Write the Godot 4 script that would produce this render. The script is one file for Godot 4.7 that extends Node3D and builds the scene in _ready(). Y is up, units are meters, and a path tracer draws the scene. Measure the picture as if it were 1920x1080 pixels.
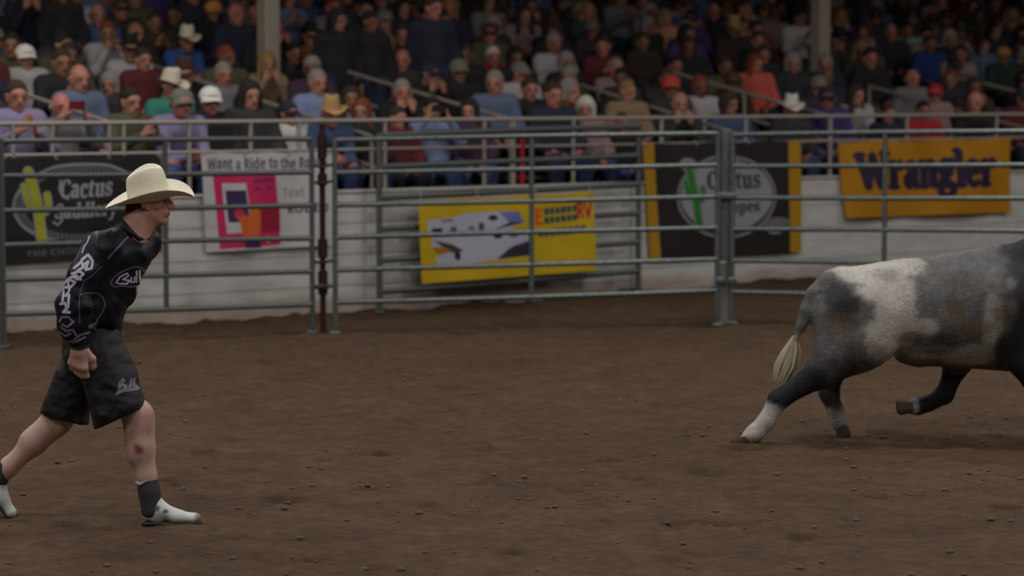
extends Node3D
# An indoor rodeo arena at night: a bullfighter strides over the dirt behind a bucking bull, pipe panels and a bannered wall behind, a full stand above.
# Plan: camera stands at the origin looking along -z. The arena wall runs along U, leaning away to the right; N points from it into the arena.

const FOCAL := 5000.0        # pixels of the 1920 wide frame
const EYE := 2.1
const PITCH := 0.07486       # radians, downwards
const W0 := Vector3(0, 0, -25.72)
const U := Vector3(0.7771, 0, -0.6293)
const N := Vector3(0.6293, 0, 0.7771)
const RISE := 0.155
const TREAD := 0.85
const FIRST := 0.75
const LOW := 0.79

var rng := RandomNumberGenerator.new()
var taken := {}
var M := {}
var soft := FastNoiseLite.new()
var lumps := FastNoiseLite.new()
var spots := FastNoiseLite.new()
var prints := []

func _ready() -> void:
	rng.seed = 4711
	# camera
	var cam := Camera3D.new()
	cam.name = "camera"
	cam.position = Vector3(0, EYE, 0)
	cam.rotation.x = -PITCH
	cam.fov = rad_to_deg(2.0 * atan(540.0 / FOCAL))
	cam.near = 0.1
	cam.far = 200.0
	var lens := CameraAttributesPhysical.new()
	lens.frustum_focal_length = 111.0
	lens.frustum_focus_distance = 13.4
	lens.exposure_aperture = 2.5
	cam.attributes = lens
	add_child(cam)
	cam.fov = rad_to_deg(2.0 * atan(540.0 / FOCAL))
	# air and exposure
	var we := WorldEnvironment.new()
	we.name = "world_environment"
	var env := Environment.new()
	env.background_mode = Environment.BG_COLOR
	env.background_color = Color(0.004, 0.004, 0.005)
	env.tonemap_mode = Environment.TONE_MAPPER_LINEAR
	env.tonemap_exposure = 1.0
	env.sdfgi_enabled = true
	env.ssao_enabled = true
	env.ssil_enabled = true
	we.environment = env
	add_child(we)
	soft.seed = 3
	soft.frequency = 0.55
	lumps.seed = 9
	lumps.frequency = 4.2
	lumps.fractal_octaves = 3
	spots.seed = 21
	spots.frequency = 1.0
	make_materials()
	# arena lamps: high bays under the roof
	var lamp_at := []
	for z in [-5.0, -10.5, -16.5, -21.5]:
		for x in [-10.0, -3.4, 3.4, 10.0]:
			lamp_at.append(Vector3(x, 7.3, z))
	lamp_at.append(Vector3(10.5, 7.3, -27.5))  # two unseen lamps added to brighten the right wall and rear rows
	lamp_at.append(Vector3(16.5, 7.3, -31.0))
	for i in lamp_at.size():
		lamp(lamp_at[i], i)
	# the place
	build_hall()
	build_ground()
	build_wall()
	build_stand()
	build_fence()
	build_banners()
	# who is in it
	build_bullfighter()
	build_bull()
	build_crowd()

# ------------------------------------------------------------------ naming

func numbered(called: String) -> String:
	if not taken.has(called):
		taken[called] = 0
		return called
	taken[called] += 1
	return "%s_%03d" % [called, taken[called]]

func tag(o: Node, label: String, category: String, group := "", kind := "") -> void:
	if label: o.set_meta("label", label)
	if category: o.set_meta("category", category)
	if group: o.set_meta("group", group)
	if kind: o.set_meta("kind", kind)

func thing(called: String, label: String, category: String, at := Vector3.ZERO, turn := 0.0, group := "", kind := "") -> Node3D:
	var o := Node3D.new()
	o.name = numbered(called)
	o.position = at
	o.rotation.y = turn
	add_child(o)
	tag(o, label, category, group, kind)
	return o

func part(called: String, mesh: Mesh, m: Material, parent: Node, label := "") -> MeshInstance3D:
	var o := MeshInstance3D.new()
	o.name = called
	o.mesh = mesh
	if m: o.material_override = m
	parent.add_child(o, true)
	if label: o.set_meta("label", label)
	return o

func solo(called: String, mesh: Mesh, m: Material, label: String, category: String, at := Vector3.ZERO, group := "", kind := "") -> MeshInstance3D:
	var o := part(numbered(called), mesh, m, self)
	o.position = at
	tag(o, label, category, group, kind)
	return o

# ------------------------------------------------------------------ where things stand

func ray(px: float, py: float) -> Vector3:
	var dy := -(py - 540.0) / FOCAL
	return Vector3((px - 960.0) / FOCAL, dy * cos(PITCH) - sin(PITCH), -dy * sin(PITCH) - cos(PITCH))

func on_floor(px: float, py: float) -> Vector3:
	var r := ray(px, py)
	var p := Vector3(0, EYE, 0) + r * (EYE / -r.y)
	return Vector3(p.x, 0, p.z)

func at_depth(px: float, py: float, z: float) -> Vector3:
	var r := ray(px, py)
	return Vector3(0, EYE, 0) + r * (z / r.z)

# place along the wall (x), height (y) where a sight line crosses the plane d metres behind the wall
func on_wall(px: float, py: float, d: float) -> Vector2:
	var r := ray(px, py)
	var o := W0 - N * d
	var t := o.dot(N) / r.dot(N)
	return Vector2((r * t - o).dot(U), EYE + r.y * t)

# distance behind the wall (x), height (y) where a sight line crosses the upright plane that stands across the wall at s
func across(px: float, py: float, s: float) -> Vector2:
	var r := ray(px, py)
	var o := W0 + U * s
	var t := o.dot(U) / r.dot(U)
	return Vector2(-(r * t - o).dot(N), EYE + r.y * t)

func wp(s: float, h: float, d: float) -> Vector3:
	return W0 + U * s - N * d + Vector3(0, h, 0)

func step_height(d: float) -> float:
	return LOW + RISE * maxf(0.0, floorf((d - (FIRST - 0.45)) / TREAD))

func ground_height(x: float, z: float) -> float:
	var h := 0.022 * soft.get_noise_2d(x, z * 0.7) + 0.010 * lumps.get_noise_2d(x, z) + 0.004 * lumps.get_noise_2d(x * 3.1 + 50.0, z * 3.1)
	var d := (Vector3(x, 0, z) - W0).dot(N)
	var s := (Vector3(x, 0, z) - W0).dot(U)
	var bank := clampf(1.0 - d / (0.55 + 0.25 * clampf(s * 0.2, 0.0, 1.0)), 0.0, 1.0)
	h += bank * bank * (0.05 + 0.05 * clampf(s * 0.25, 0.0, 1.0) + 0.06 * (soft.get_noise_2d(x * 2.0, z * 2.0) + 0.3 * lumps.get_noise_2d(x, z)))
	for p in prints:
		var dx: float = (x - p.x) / p.z
		var dz: float = (z - p.y) / (p.z * 1.3)
		var q := dx * dx + dz * dz
		if q < 4.0:
			h += p.w * (-exp(-q * 1.6) + 0.55 * exp(-(sqrt(q) - 1.15) * (sqrt(q) - 1.15) * 9.0))
	return h

# ------------------------------------------------------------------ materials

func mat(c: Color, rough := 0.8, metal := 0.0) -> StandardMaterial3D:
	var m := StandardMaterial3D.new()
	m.albedo_color = c
	m.roughness = rough
	m.metallic = metal
	return m

func noise_map(freq: float, octaves: int, size: int, lo: Color, hi: Color, sd: int, kind := FastNoiseLite.TYPE_SIMPLEX_SMOOTH) -> NoiseTexture2D:
	var n := FastNoiseLite.new()
	n.noise_type = kind
	n.frequency = freq
	n.fractal_octaves = octaves
	n.seed = sd
	var g := Gradient.new()
	g.set_color(0, lo)
	g.set_color(1, hi)
	var t := NoiseTexture2D.new()
	t.width = size
	t.height = size
	t.seamless = true
	t.noise = n
	t.color_ramp = g
	return t

func make_materials() -> void:
	var d := mat(Color.WHITE, 0.95)
	d.vertex_color_use_as_albedo = true
	d.albedo_texture = noise_map(0.02, 5, 512, Color(0.80, 0.79, 0.78), Color(1, 1, 1), 5)
	d.uv1_triplanar = true
	d.uv1_world_triplanar = true
	d.uv1_scale = Vector3.ONE * 0.9
	d.heightmap_enabled = true
	d.heightmap_texture = noise_map(0.035, 4, 512, Color.BLACK, Color.WHITE, 6)
	d.heightmap_scale = 0.5
	d.metallic_specular = 0.2
	M.dirt = d
	M.clod = mat(Color(0.36, 0.295, 0.255), 0.95)
	var w := mat(Color.WHITE, 0.7)
	w.vertex_color_use_as_albedo = true
	w.albedo_texture = noise_map(0.012, 4, 512, Color(0.86, 0.85, 0.83), Color(1, 1, 1), 14)
	w.uv1_triplanar = true
	w.uv1_world_triplanar = true
	w.uv1_scale = Vector3(0.4, 0.9, 0.4)
	M.wall = w
	M.hall = mat(Color(0.30, 0.28, 0.27), 0.9)
	M.roof = mat(Color(0.42, 0.41, 0.40), 0.9)
	M.concrete = mat(Color(0.30, 0.29, 0.28), 0.9)
	M.seat = mat(Color(0.42, 0.41, 0.40), 0.5, 0.3)
	var g := mat(Color(0.50, 0.53, 0.53), 0.40, 0.6)
	g.albedo_texture = noise_map(0.03, 3, 256, Color(0.72, 0.74, 0.73), Color(1, 1, 1), 31)
	g.uv1_triplanar = true
	g.uv1_scale = Vector3.ONE * 2.0
	M.pipe = g
	M.pipe_dark = mat(Color(0.36, 0.38, 0.38), 0.45, 0.5)
	M.post = mat(Color(0.50, 0.50, 0.50), 0.5, 0.6)
	var r := mat(Color(0.25, 0.13, 0.09), 0.85, 0.2)
	r.albedo_texture = noise_map(0.05, 4, 256, Color(0.5, 0.45, 0.42), Color(1, 1, 1), 33)
	r.uv1_triplanar = true
	r.uv1_scale = Vector3.ONE * 3.0
	M.rust = r
	M.rail = mat(Color(0.60, 0.57, 0.54), 0.5, 0.2)
	M.handrail = mat(Color(0.58, 0.54, 0.51), 0.5, 0.2)
	M.column = mat(Color(0.60, 0.55, 0.49), 0.7)
	M.red = mat(Color(0.62, 0.06, 0.12), 0.6)
	M.lamp_body = mat(Color(0.2, 0.2, 0.2), 0.6, 0.5)
	var e := mat(Color(0.9, 0.9, 0.85), 0.6)
	e.emission_enabled = true
	e.emission = Color(1.0, 0.93, 0.84)
	e.emission_energy_multiplier = 1.5
	M.glow = e

func lamp(at: Vector3, i: int) -> void:
	var rows := ["above the camera end", "above the near dirt", "above the middle of the arena", "above the pipe fence", "as added fill at the far right"]
	var places := ["leftmost", "second", "third", "rightmost"]
	var t := thing("arena_lamp", "square high bay lamp hung %s, %s of its row" % [rows[i / 4], places[i % 4]], "lamp", at, 0.0, "high bay lamps under the roof")
	var b := MB.new()
	b.box(Transform3D(Basis(), Vector3(0, 0.09, 0)), Vector3(1.0, 0.12, 1.0), 0.02)
	part("housing", b.commit(), M.lamp_body, t)
	var g := MB.new()
	g.box(Transform3D(Basis(), Vector3(0, 0.02, 0)), Vector3(0.9, 0.03, 0.9), 0.005)
	part("diffuser", g.commit(), M.glow, t)
	var r := MB.new()
	r.tube([Vector3(0, 0.14, 0), Vector3(0, 1.66, 0)], [0.015, 0.015], 6)
	part("rod", r.commit(), M.lamp_body, t)
	var l := AreaLight3D.new()
	l.name = "lamp_light"
	l.area_size = Vector2(0.9, 0.9)
	l.light_color = Color(1.0, 0.985, 0.965)
	l.light_energy = 14.6
	l.area_range = 60.0
	l.shadow_enabled = true
	l.position = Vector3(0, -0.01, 0)
	l.rotation.x = -PI / 2
	t.add_child(l, true)

# ------------------------------------------------------------------ the place

func build_hall() -> void:
	var sides := {
		"floor": [Vector3(0, -0.32, -19), Vector3(70, 0.4, 62)],
		"ceiling": [Vector3(0, 9.1, -19), Vector3(70, 0.2, 62)],
		"wall_left": [Vector3(-35, 4.4, -19), Vector3(0.3, 9.2, 62)],
		"wall_right": [Vector3(35, 4.4, -19), Vector3(0.3, 9.2, 62)],
		"wall_back": [Vector3(0, 4.4, -50), Vector3(70, 9.2, 0.3)],
		"wall_front": [Vector3(0, 4.4, 12), Vector3(70, 9.2, 0.3)]}
	for k in sides:
		var b := MB.new()
		b.box(Transform3D(Basis(), sides[k][0]), sides[k][1], 0.0)
		var o := part(k, b.commit(), M.roof if k == "ceiling" else M.hall, self)
		tag(o, "", "", "", "structure")

func build_ground() -> void:
	# hoof marks, scuffs and a dark spot under the bull: pixel, radius, depth
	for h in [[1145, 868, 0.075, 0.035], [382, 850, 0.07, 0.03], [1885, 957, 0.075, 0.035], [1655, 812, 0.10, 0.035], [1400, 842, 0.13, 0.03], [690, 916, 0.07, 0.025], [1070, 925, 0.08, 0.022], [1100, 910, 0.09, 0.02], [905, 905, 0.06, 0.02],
			[955, 1035, 0.06, 0.022], [800, 946, 0.06, 0.02], [1270, 985, 0.08, 0.02], [1345, 985, 0.10, 0.02], [585, 1052, 0.06, 0.02], [1255, 1048, 0.06, 0.02], [840, 728, 0.09, 0.02], [955, 727, 0.08, 0.02], [860, 765, 0.07, 0.02],
			[685, 850, 0.08, 0.025], [712, 852, 0.07, 0.025], [910, 843, 0.08, 0.02], [1190, 900, 0.08, 0.02], [1320, 890, 0.12, 0.02], [530, 940, 0.10, 0.02], [460, 885, 0.08, 0.02], [540, 625, 0.14, 0.02], [1330, 612, 0.2, 0.02], [1530, 830, 0.10, 0.02], [1760, 815, 0.14, 0.02],
			[640, 668, 0.1, 0.02], [870, 625, 0.16, 0.02], [300, 905, 0.08, 0.02], [130, 985, 0.07, 0.02], [440, 1010, 0.07, 0.02], [1500, 1010, 0.08, 0.02], [1650, 930, 0.08, 0.02], [1060, 800, 0.08, 0.015], [1240, 760, 0.1, 0.015]]:
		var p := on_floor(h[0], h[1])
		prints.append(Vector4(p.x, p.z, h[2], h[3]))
	for i in 130:
		var z := rng.randf_range(-24.0, -11.0)
		prints.append(Vector4(z * rng.randf_range(-0.26, 0.26), z, rng.randf_range(0.03, 0.075), rng.randf_range(0.008, 0.022)))
	var zs := []
	var z := 4.0
	while z > -10.8:
		zs.append(z)
		z -= 0.5
	while z > -31.0:
		zs.append(z)
		z *= 1.0027
	while z > -40.0:
		zs.append(z)
		z -= 0.5
	var across_ := []
	for i in 10: across_.append(-1.0 + 0.075 * i)
	for i in 261: across_.append(-0.25 + 0.5 * i / 260.0)
	for i in 10: across_.append(0.325 + 0.075 * i)
	var v := PackedVector3Array()
	var n := PackedVector3Array()
	var c := PackedColorArray()
	var ix := PackedInt32Array()
	var wide := across_.size()
	for i in zs.size():
		var zi: float = zs[i]
		for a in across_:
			var x: float = a * maxf(12.0, -zi)
			v.append(Vector3(x, ground_height(x, zi), zi))
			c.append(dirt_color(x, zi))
	n.resize(v.size())
	for i in zs.size():
		for j in wide:
			var du := v[i * wide + mini(j + 1, wide - 1)] - v[i * wide + maxi(j - 1, 0)]
			var dv := v[mini(i + 1, zs.size() - 1) * wide + j] - v[maxi(i - 1, 0) * wide + j]
			n[i * wide + j] = du.cross(dv).normalized()
			if i and j:
				var a := (i - 1) * wide + j - 1
				ix.append_array([a, a + wide + 1, a + 1, a, a + wide, a + wide + 1])
	for i in n.size():
		if n[i].y < 0: n[i] = -n[i]
	# wind the faces upwards
	for i in range(0, ix.size(), 3):
		if (v[ix[i + 1]] - v[ix[i]]).cross(v[ix[i + 2]] - v[ix[i]]).y > 0:
			var t := ix[i + 1]
			ix[i + 1] = ix[i + 2]
			ix[i + 2] = t
	var arr := []
	arr.resize(Mesh.ARRAY_MAX)
	arr[Mesh.ARRAY_VERTEX] = v
	arr[Mesh.ARRAY_NORMAL] = n
	arr[Mesh.ARRAY_COLOR] = c
	arr[Mesh.ARRAY_INDEX] = ix
	var m := ArrayMesh.new()
	m.add_surface_from_arrays(Mesh.PRIMITIVE_TRIANGLES, arr)
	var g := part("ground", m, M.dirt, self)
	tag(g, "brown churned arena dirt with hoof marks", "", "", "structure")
	# loose clods
	var one := MB.new()
	one.ball(Vector3.ZERO, Vector3.ONE, 4)
	for i in one.v.size(): one.v[i] *= 1.0 + 0.28 * lumps.get_noise_3d(one.v[i].x, one.v[i].y, one.v[i].z)
	var mm := MultiMesh.new()
	mm.transform_format = MultiMesh.TRANSFORM_3D
	mm.mesh = one.commit()
	mm.instance_count = 900
	for i in 900:
		var zz := -10.8 * pow(2.45, rng.randf())
		var x := zz * rng.randf_range(-0.24, 0.24)
		var r := 0.005 + 0.012 * pow(rng.randf(), 3.0)
		if rng.randf() < 0.25:
			var q: Vector4 = prints[rng.randi() % prints.size()]
			x = q.x + rng.randfn(0, 0.16)
			zz = q.y + rng.randfn(0, 0.2)
		var b := Basis.from_euler(Vector3(rng.randf() * 6, rng.randf() * 6, 0)).scaled(Vector3(r * 1.3, r * 0.8, r))
		mm.set_instance_transform(i, Transform3D(b, Vector3(x, ground_height(x, zz) + r * 0.3, zz)))
	var clods := MultiMeshInstance3D.new()
	clods.name = "dirt_clods"
	clods.multimesh = mm
	clods.material_override = M.clod
	add_child(clods)
	tag(clods, "loose crumbs of brown dirt scattered over the arena floor", "dirt", "", "stuff")

func dirt_color(x: float, z: float) -> Color:
	var base := Vector3(0.098, 0.0635, 0.0405)
	var t := 0.5 + 0.5 * spots.get_noise_2d(x * 0.5, z * 0.35)
	var u := 0.5 + 0.5 * spots.get_noise_2d(x * 2.2 + 30.0, z * 1.1)
	var k := lerpf(0.86, 1.12, t) * lerpf(0.9, 1.1, u) * (1.0 + 0.20 * lumps.get_noise_2d(x * 0.6, z * 0.6))
	# damp soil scraped up at the wall's foot, darkened with the wall's painted shade
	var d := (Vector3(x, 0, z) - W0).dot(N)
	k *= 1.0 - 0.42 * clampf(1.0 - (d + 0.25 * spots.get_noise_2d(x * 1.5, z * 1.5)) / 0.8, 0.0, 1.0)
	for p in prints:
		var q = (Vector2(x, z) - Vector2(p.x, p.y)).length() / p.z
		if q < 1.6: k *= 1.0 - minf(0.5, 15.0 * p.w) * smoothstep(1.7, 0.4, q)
	var red := lerpf(0.96, 1.05, u)
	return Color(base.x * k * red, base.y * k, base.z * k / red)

func build_wall() -> void:
	# the white arena wall: four boards, kicked dirt along the bottom one
	var w := thing("wall_arena", "white board wall round the arena, dirt stained along its foot", "", Vector3.ZERO, 0.0, "", "structure")
	var s0 := -24.0
	var s1 := 22.0
	for k in 4:
		var b := MB.new()
		var lo := -0.12 if k == 0 else 0.287 * k + 0.003
		var hi := 0.287 * (k + 1) - 0.003
		var nu := 360
		var nv := 8 if k == 0 else 3
		for i in nu + 1:
			for j in nv + 1:
				var s := lerpf(s0, s1, float(i) / nu)
				var h := lerpf(lo, hi, float(j) / nv)
				var e := 0.004 if j == 0 or j == nv else 0.0
				var edge := 0.19 + 0.06 * spots.get_noise_2d(s * 1.3, 3.0) + 0.04 * spots.get_noise_2d(s * 6.0, h * 4.0)
				var dirty := smoothstep(edge + 0.05, edge - 0.05, h) * 0.75
				var grime := 0.16 * clampf(spots.get_noise_2d(s * 0.8 + 9.0, h * 6.0) + 0.2, 0.0, 1.0)
				var c := Color(0.60, 0.595, 0.585).lerp(Color(0.36, 0.275, 0.215), maxf(dirty, grime))
				b.vert(wp(s, h, e), N, Vector2.ZERO, c)
		for i in nu:
			for j in nv:
				var a := i * (nv + 1) + j
				b.quad(a, a + 1, a + nv + 2, a + nv + 1)
		for q in [[lo, Vector3.DOWN], [hi, Vector3.UP]]:
			b.face([wp(s0, q[0], 0.004), wp(s1, q[0], 0.004), wp(s1, q[0], 0.05), wp(s0, q[0], 0.05)], q[1], Color(0.5, 0.48, 0.46))
		b.face([wp(s0, lo, 0.05), wp(s1, lo, 0.05), wp(s1, hi, 0.05), wp(s0, hi, 0.05)], -N, Color(0.5, 0.48, 0.46))
		part("plank", b.commit(), M.wall, w)
	var cap := MB.new()
	cap.box(Transform3D(Basis(U, Vector3.UP, U.cross(Vector3.UP)), wp((s0 + s1) / 2, 1.150, 0.06)), Vector3(s1 - s0, 0.025, 0.15), 0.006, Color(0.5, 0.48, 0.46))
	part("coping", cap.commit(), M.wall, w)
	# guard rail on the wall
	var g := thing("guard_rail", "two bar grey guard rail on posts along the top of the white arena wall", "railing")
	for h in [1.80, 1.535]:
		var t := MB.new()
		t.tube([wp(s0, h, 0.06), wp(s1, h, 0.06)], [0.021, 0.021] if h > 1.7 else [0.015, 0.015], 8)
		part("bar", t.commit(), M.rail, g)
	for px in [-40, 24, 98, 205, 232, 355, 470, 560, 722, 908, 963, 1075, 1240, 1398, 1557, 1700, 1868, 1990]:
		var q := on_wall(px, 280, 0.06)
		var t := MB.new()
		t.tube([wp(q.x, 1.15, 0.06), wp(q.x, 1.79, 0.06)], [0.02, 0.02], 8)
		t.tube([wp(q.x, 1.155, 0.06), wp(q.x, 1.172, 0.06)], [0.045, 0.045], 8)
		part("post", t.commit(), M.rail, g)

var rails := []
var columns := []

func build_stand() -> void:
	var st := thing("grandstand_floor", "stepped concrete stand that rises behind the arena wall", "", Vector3.ZERO, 0.0, "", "structure")
	var s0 := -24.0
	var s1 := 22.0
	var bs := Basis(U, Vector3.UP, U.cross(Vector3.UP))
	for k in 13:
		var d0 := FIRST - 0.45 + TREAD * k
		if k == 0: d0 = 0.13
		var d1 := FIRST - 0.45 + TREAD * (k + 1)
		var h := LOW + RISE * k
		var b := MB.new()
		b.box(Transform3D(bs, wp((s0 + s1) / 2, h / 2, (d0 + d1) / 2)), Vector3(s1 - s0, h, d1 - d0 - 0.004), 0.008)
		part("step", b.commit(), M.concrete, st)
	# aisle handrails: pixels of the upper and the lower end, distance of the lower end behind the wall, drop of the second bar
	var list := [
		[600, 120, 958, 225, 0.42, 0.28, "long grey aisle handrail in front of the standing people"],
		[282, 122, 697, 256, 0.30, 0.28, "grey aisle handrail that comes down behind the two fence gate posts"],
		[20, 168, 203, 229, 0.36, 0.28, "grey aisle handrail at the far left above the cactus banner"],
		[1247, 132, 1555, 218, 0.45, 0.28, "grey aisle handrail that comes down beside the white cowboy hat"],
		[1090, 160, 1376, 249, 0.30, 0.28, "short grey aisle handrail that comes down behind the black banner with yellow edges"],
		[1630, 162, 1925, 242, 0.40, 0.28, "grey aisle handrail that comes down at the right end of the yellow banner"],
		[1780, 142, 2060, 208, 0.50, 0.28, "rightmost aisle handrail, running on out of the picture"]]
	for r in list:
		var q := on_wall(r[2], r[3], r[4])
		var a := across(r[0], r[1], q.x)
		rails.append([q.x, r[4], a.x])
		var t := thing("handrail", r[6], "handrail")
		var run: float = a.x - r[4]
		for e in [0.0, r[5]]:
			var b := MB.new()
			b.tube([wp(q.x, q.y - e, r[4]), wp(q.x, a.y - e, a.x)], [0.022, 0.022], 8)
			part("bar", b.commit(), M.handrail, t)
		var posts := maxi(2, int(run / 1.3) + 1)
		for i in posts:
			var d := lerpf(r[4], a.x, float(i) / (posts - 1))
			var top := lerpf(q.y, a.y, float(i) / (posts - 1))
			var b := MB.new()
			b.tube([wp(q.x, step_height(d), d), wp(q.x, top, d)], [0.02, 0.02], 8)
			part("post", b.commit(), M.handrail, t)
	# seat planks between the aisles
	for k in 11:
		var d := FIRST + TREAD * k + 0.02
		var stops := [s0]
		for r in rails:
			if d > r[1] - 0.3 and d < r[2] + 0.5: stops.append(r[0])
		stops.sort()
		stops.append(s1)
		for i in stops.size() - 1:
			var a: float = stops[i] + 0.32
			var e: float = stops[i + 1] - 0.32
			if e - a < 0.3: continue
			var b := MB.new()
			b.box(Transform3D(bs, wp((a + e) / 2, LOW + RISE * k + 0.405, d)), Vector3(e - a, 0.04, 0.27), 0.008)
			var x := a + 0.15
			while x < e:
				b.box(Transform3D(bs, wp(x, LOW + RISE * k + 0.195, d)), Vector3(0.05, 0.38, 0.2))
				x += 1.6
			part("bench_seat", b.commit(), M.seat, st)
	# two roof columns that stand among the rows
	for c in [[504, "left"], [1538, "right"]]:
		var d := FIRST + TREAD * 3.5 + 0.02
		var q := on_wall(c[0], 120, d)
		columns.append(q.x)
		var b := MB.new()
		b.box(Transform3D(bs, Vector3(0, 4.5 - 0.62, 0)), Vector3(0.19, 9.0 - 1.24, 0.19), 0.02)
		var o := solo("column", b.commit(), M.column, "beige roof column among the spectators above the %s" % ("white and pink poster" if c[1] == "left" else "gap between the black and the yellow banner"), "column", wp(q.x, 0.62, d), "roof columns in the stand", "structure")
		o.set_meta("kind", "structure")

# ------------------------------------------------------------------ pipe fence

func upright_at(px: float, py: float, z: float) -> Vector3:
	var p := at_depth(px, py, z)
	return Vector3(p.x, 0, p.z)

# a pipe panel from a to b (feet on the dirt), rail heights at both ends; uprights at the given shares of its length
func panel(called: String, label: String, a: Vector3, b: Vector3, ha: Array, hb: Array, at: Array, m: Material, r := 0.0225, feet := true) -> Node3D:
	var t := thing(called, label, "fence panel", a)
	var ab := b - a
	for k in 6:
		var p := MB.new()
		var f := float(k) / 5.0
		var h0 := lerpf(ha[0], ha[1], f)
		var h1 := lerpf(hb[0], hb[1], f)
		var ps := []
		var rs := []
		for i in 9:
			var g := i / 8.0
			ps.append(ab * g + Vector3(0, lerpf(h0, h1, g) - 0.006 * sin(PI * g) * sin(k * 2.0 + 1.0), 0))
			rs.append(r)
		p.tube(ps, rs, 10)
		part("rail", p.commit(), m, t)
	for g in at:
		var o: Vector3 = ab * g
		var top := lerpf(ha[1], hb[1], g) + (0.0225 if g == 0.0 or g == 1.0 else -0.01)
		var low := ground_height(a.x + o.x, a.z + o.z) - 0.02 if (g == 0.0 or g == 1.0) and feet else lerpf(ha[0], hb[0], g) + 0.01
		var p := MB.new()
		p.tube([o + Vector3(0, low, 0), o + Vector3(0, top, 0)], [r, r], 10)
		if low < 0.1:
			p.box(Transform3D(Basis(), o + Vector3(0, low + 0.03, 0)), Vector3(0.09, 0.02, 0.16), 0.004)
		part("upright", p.commit(), m, t)
	return t

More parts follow.
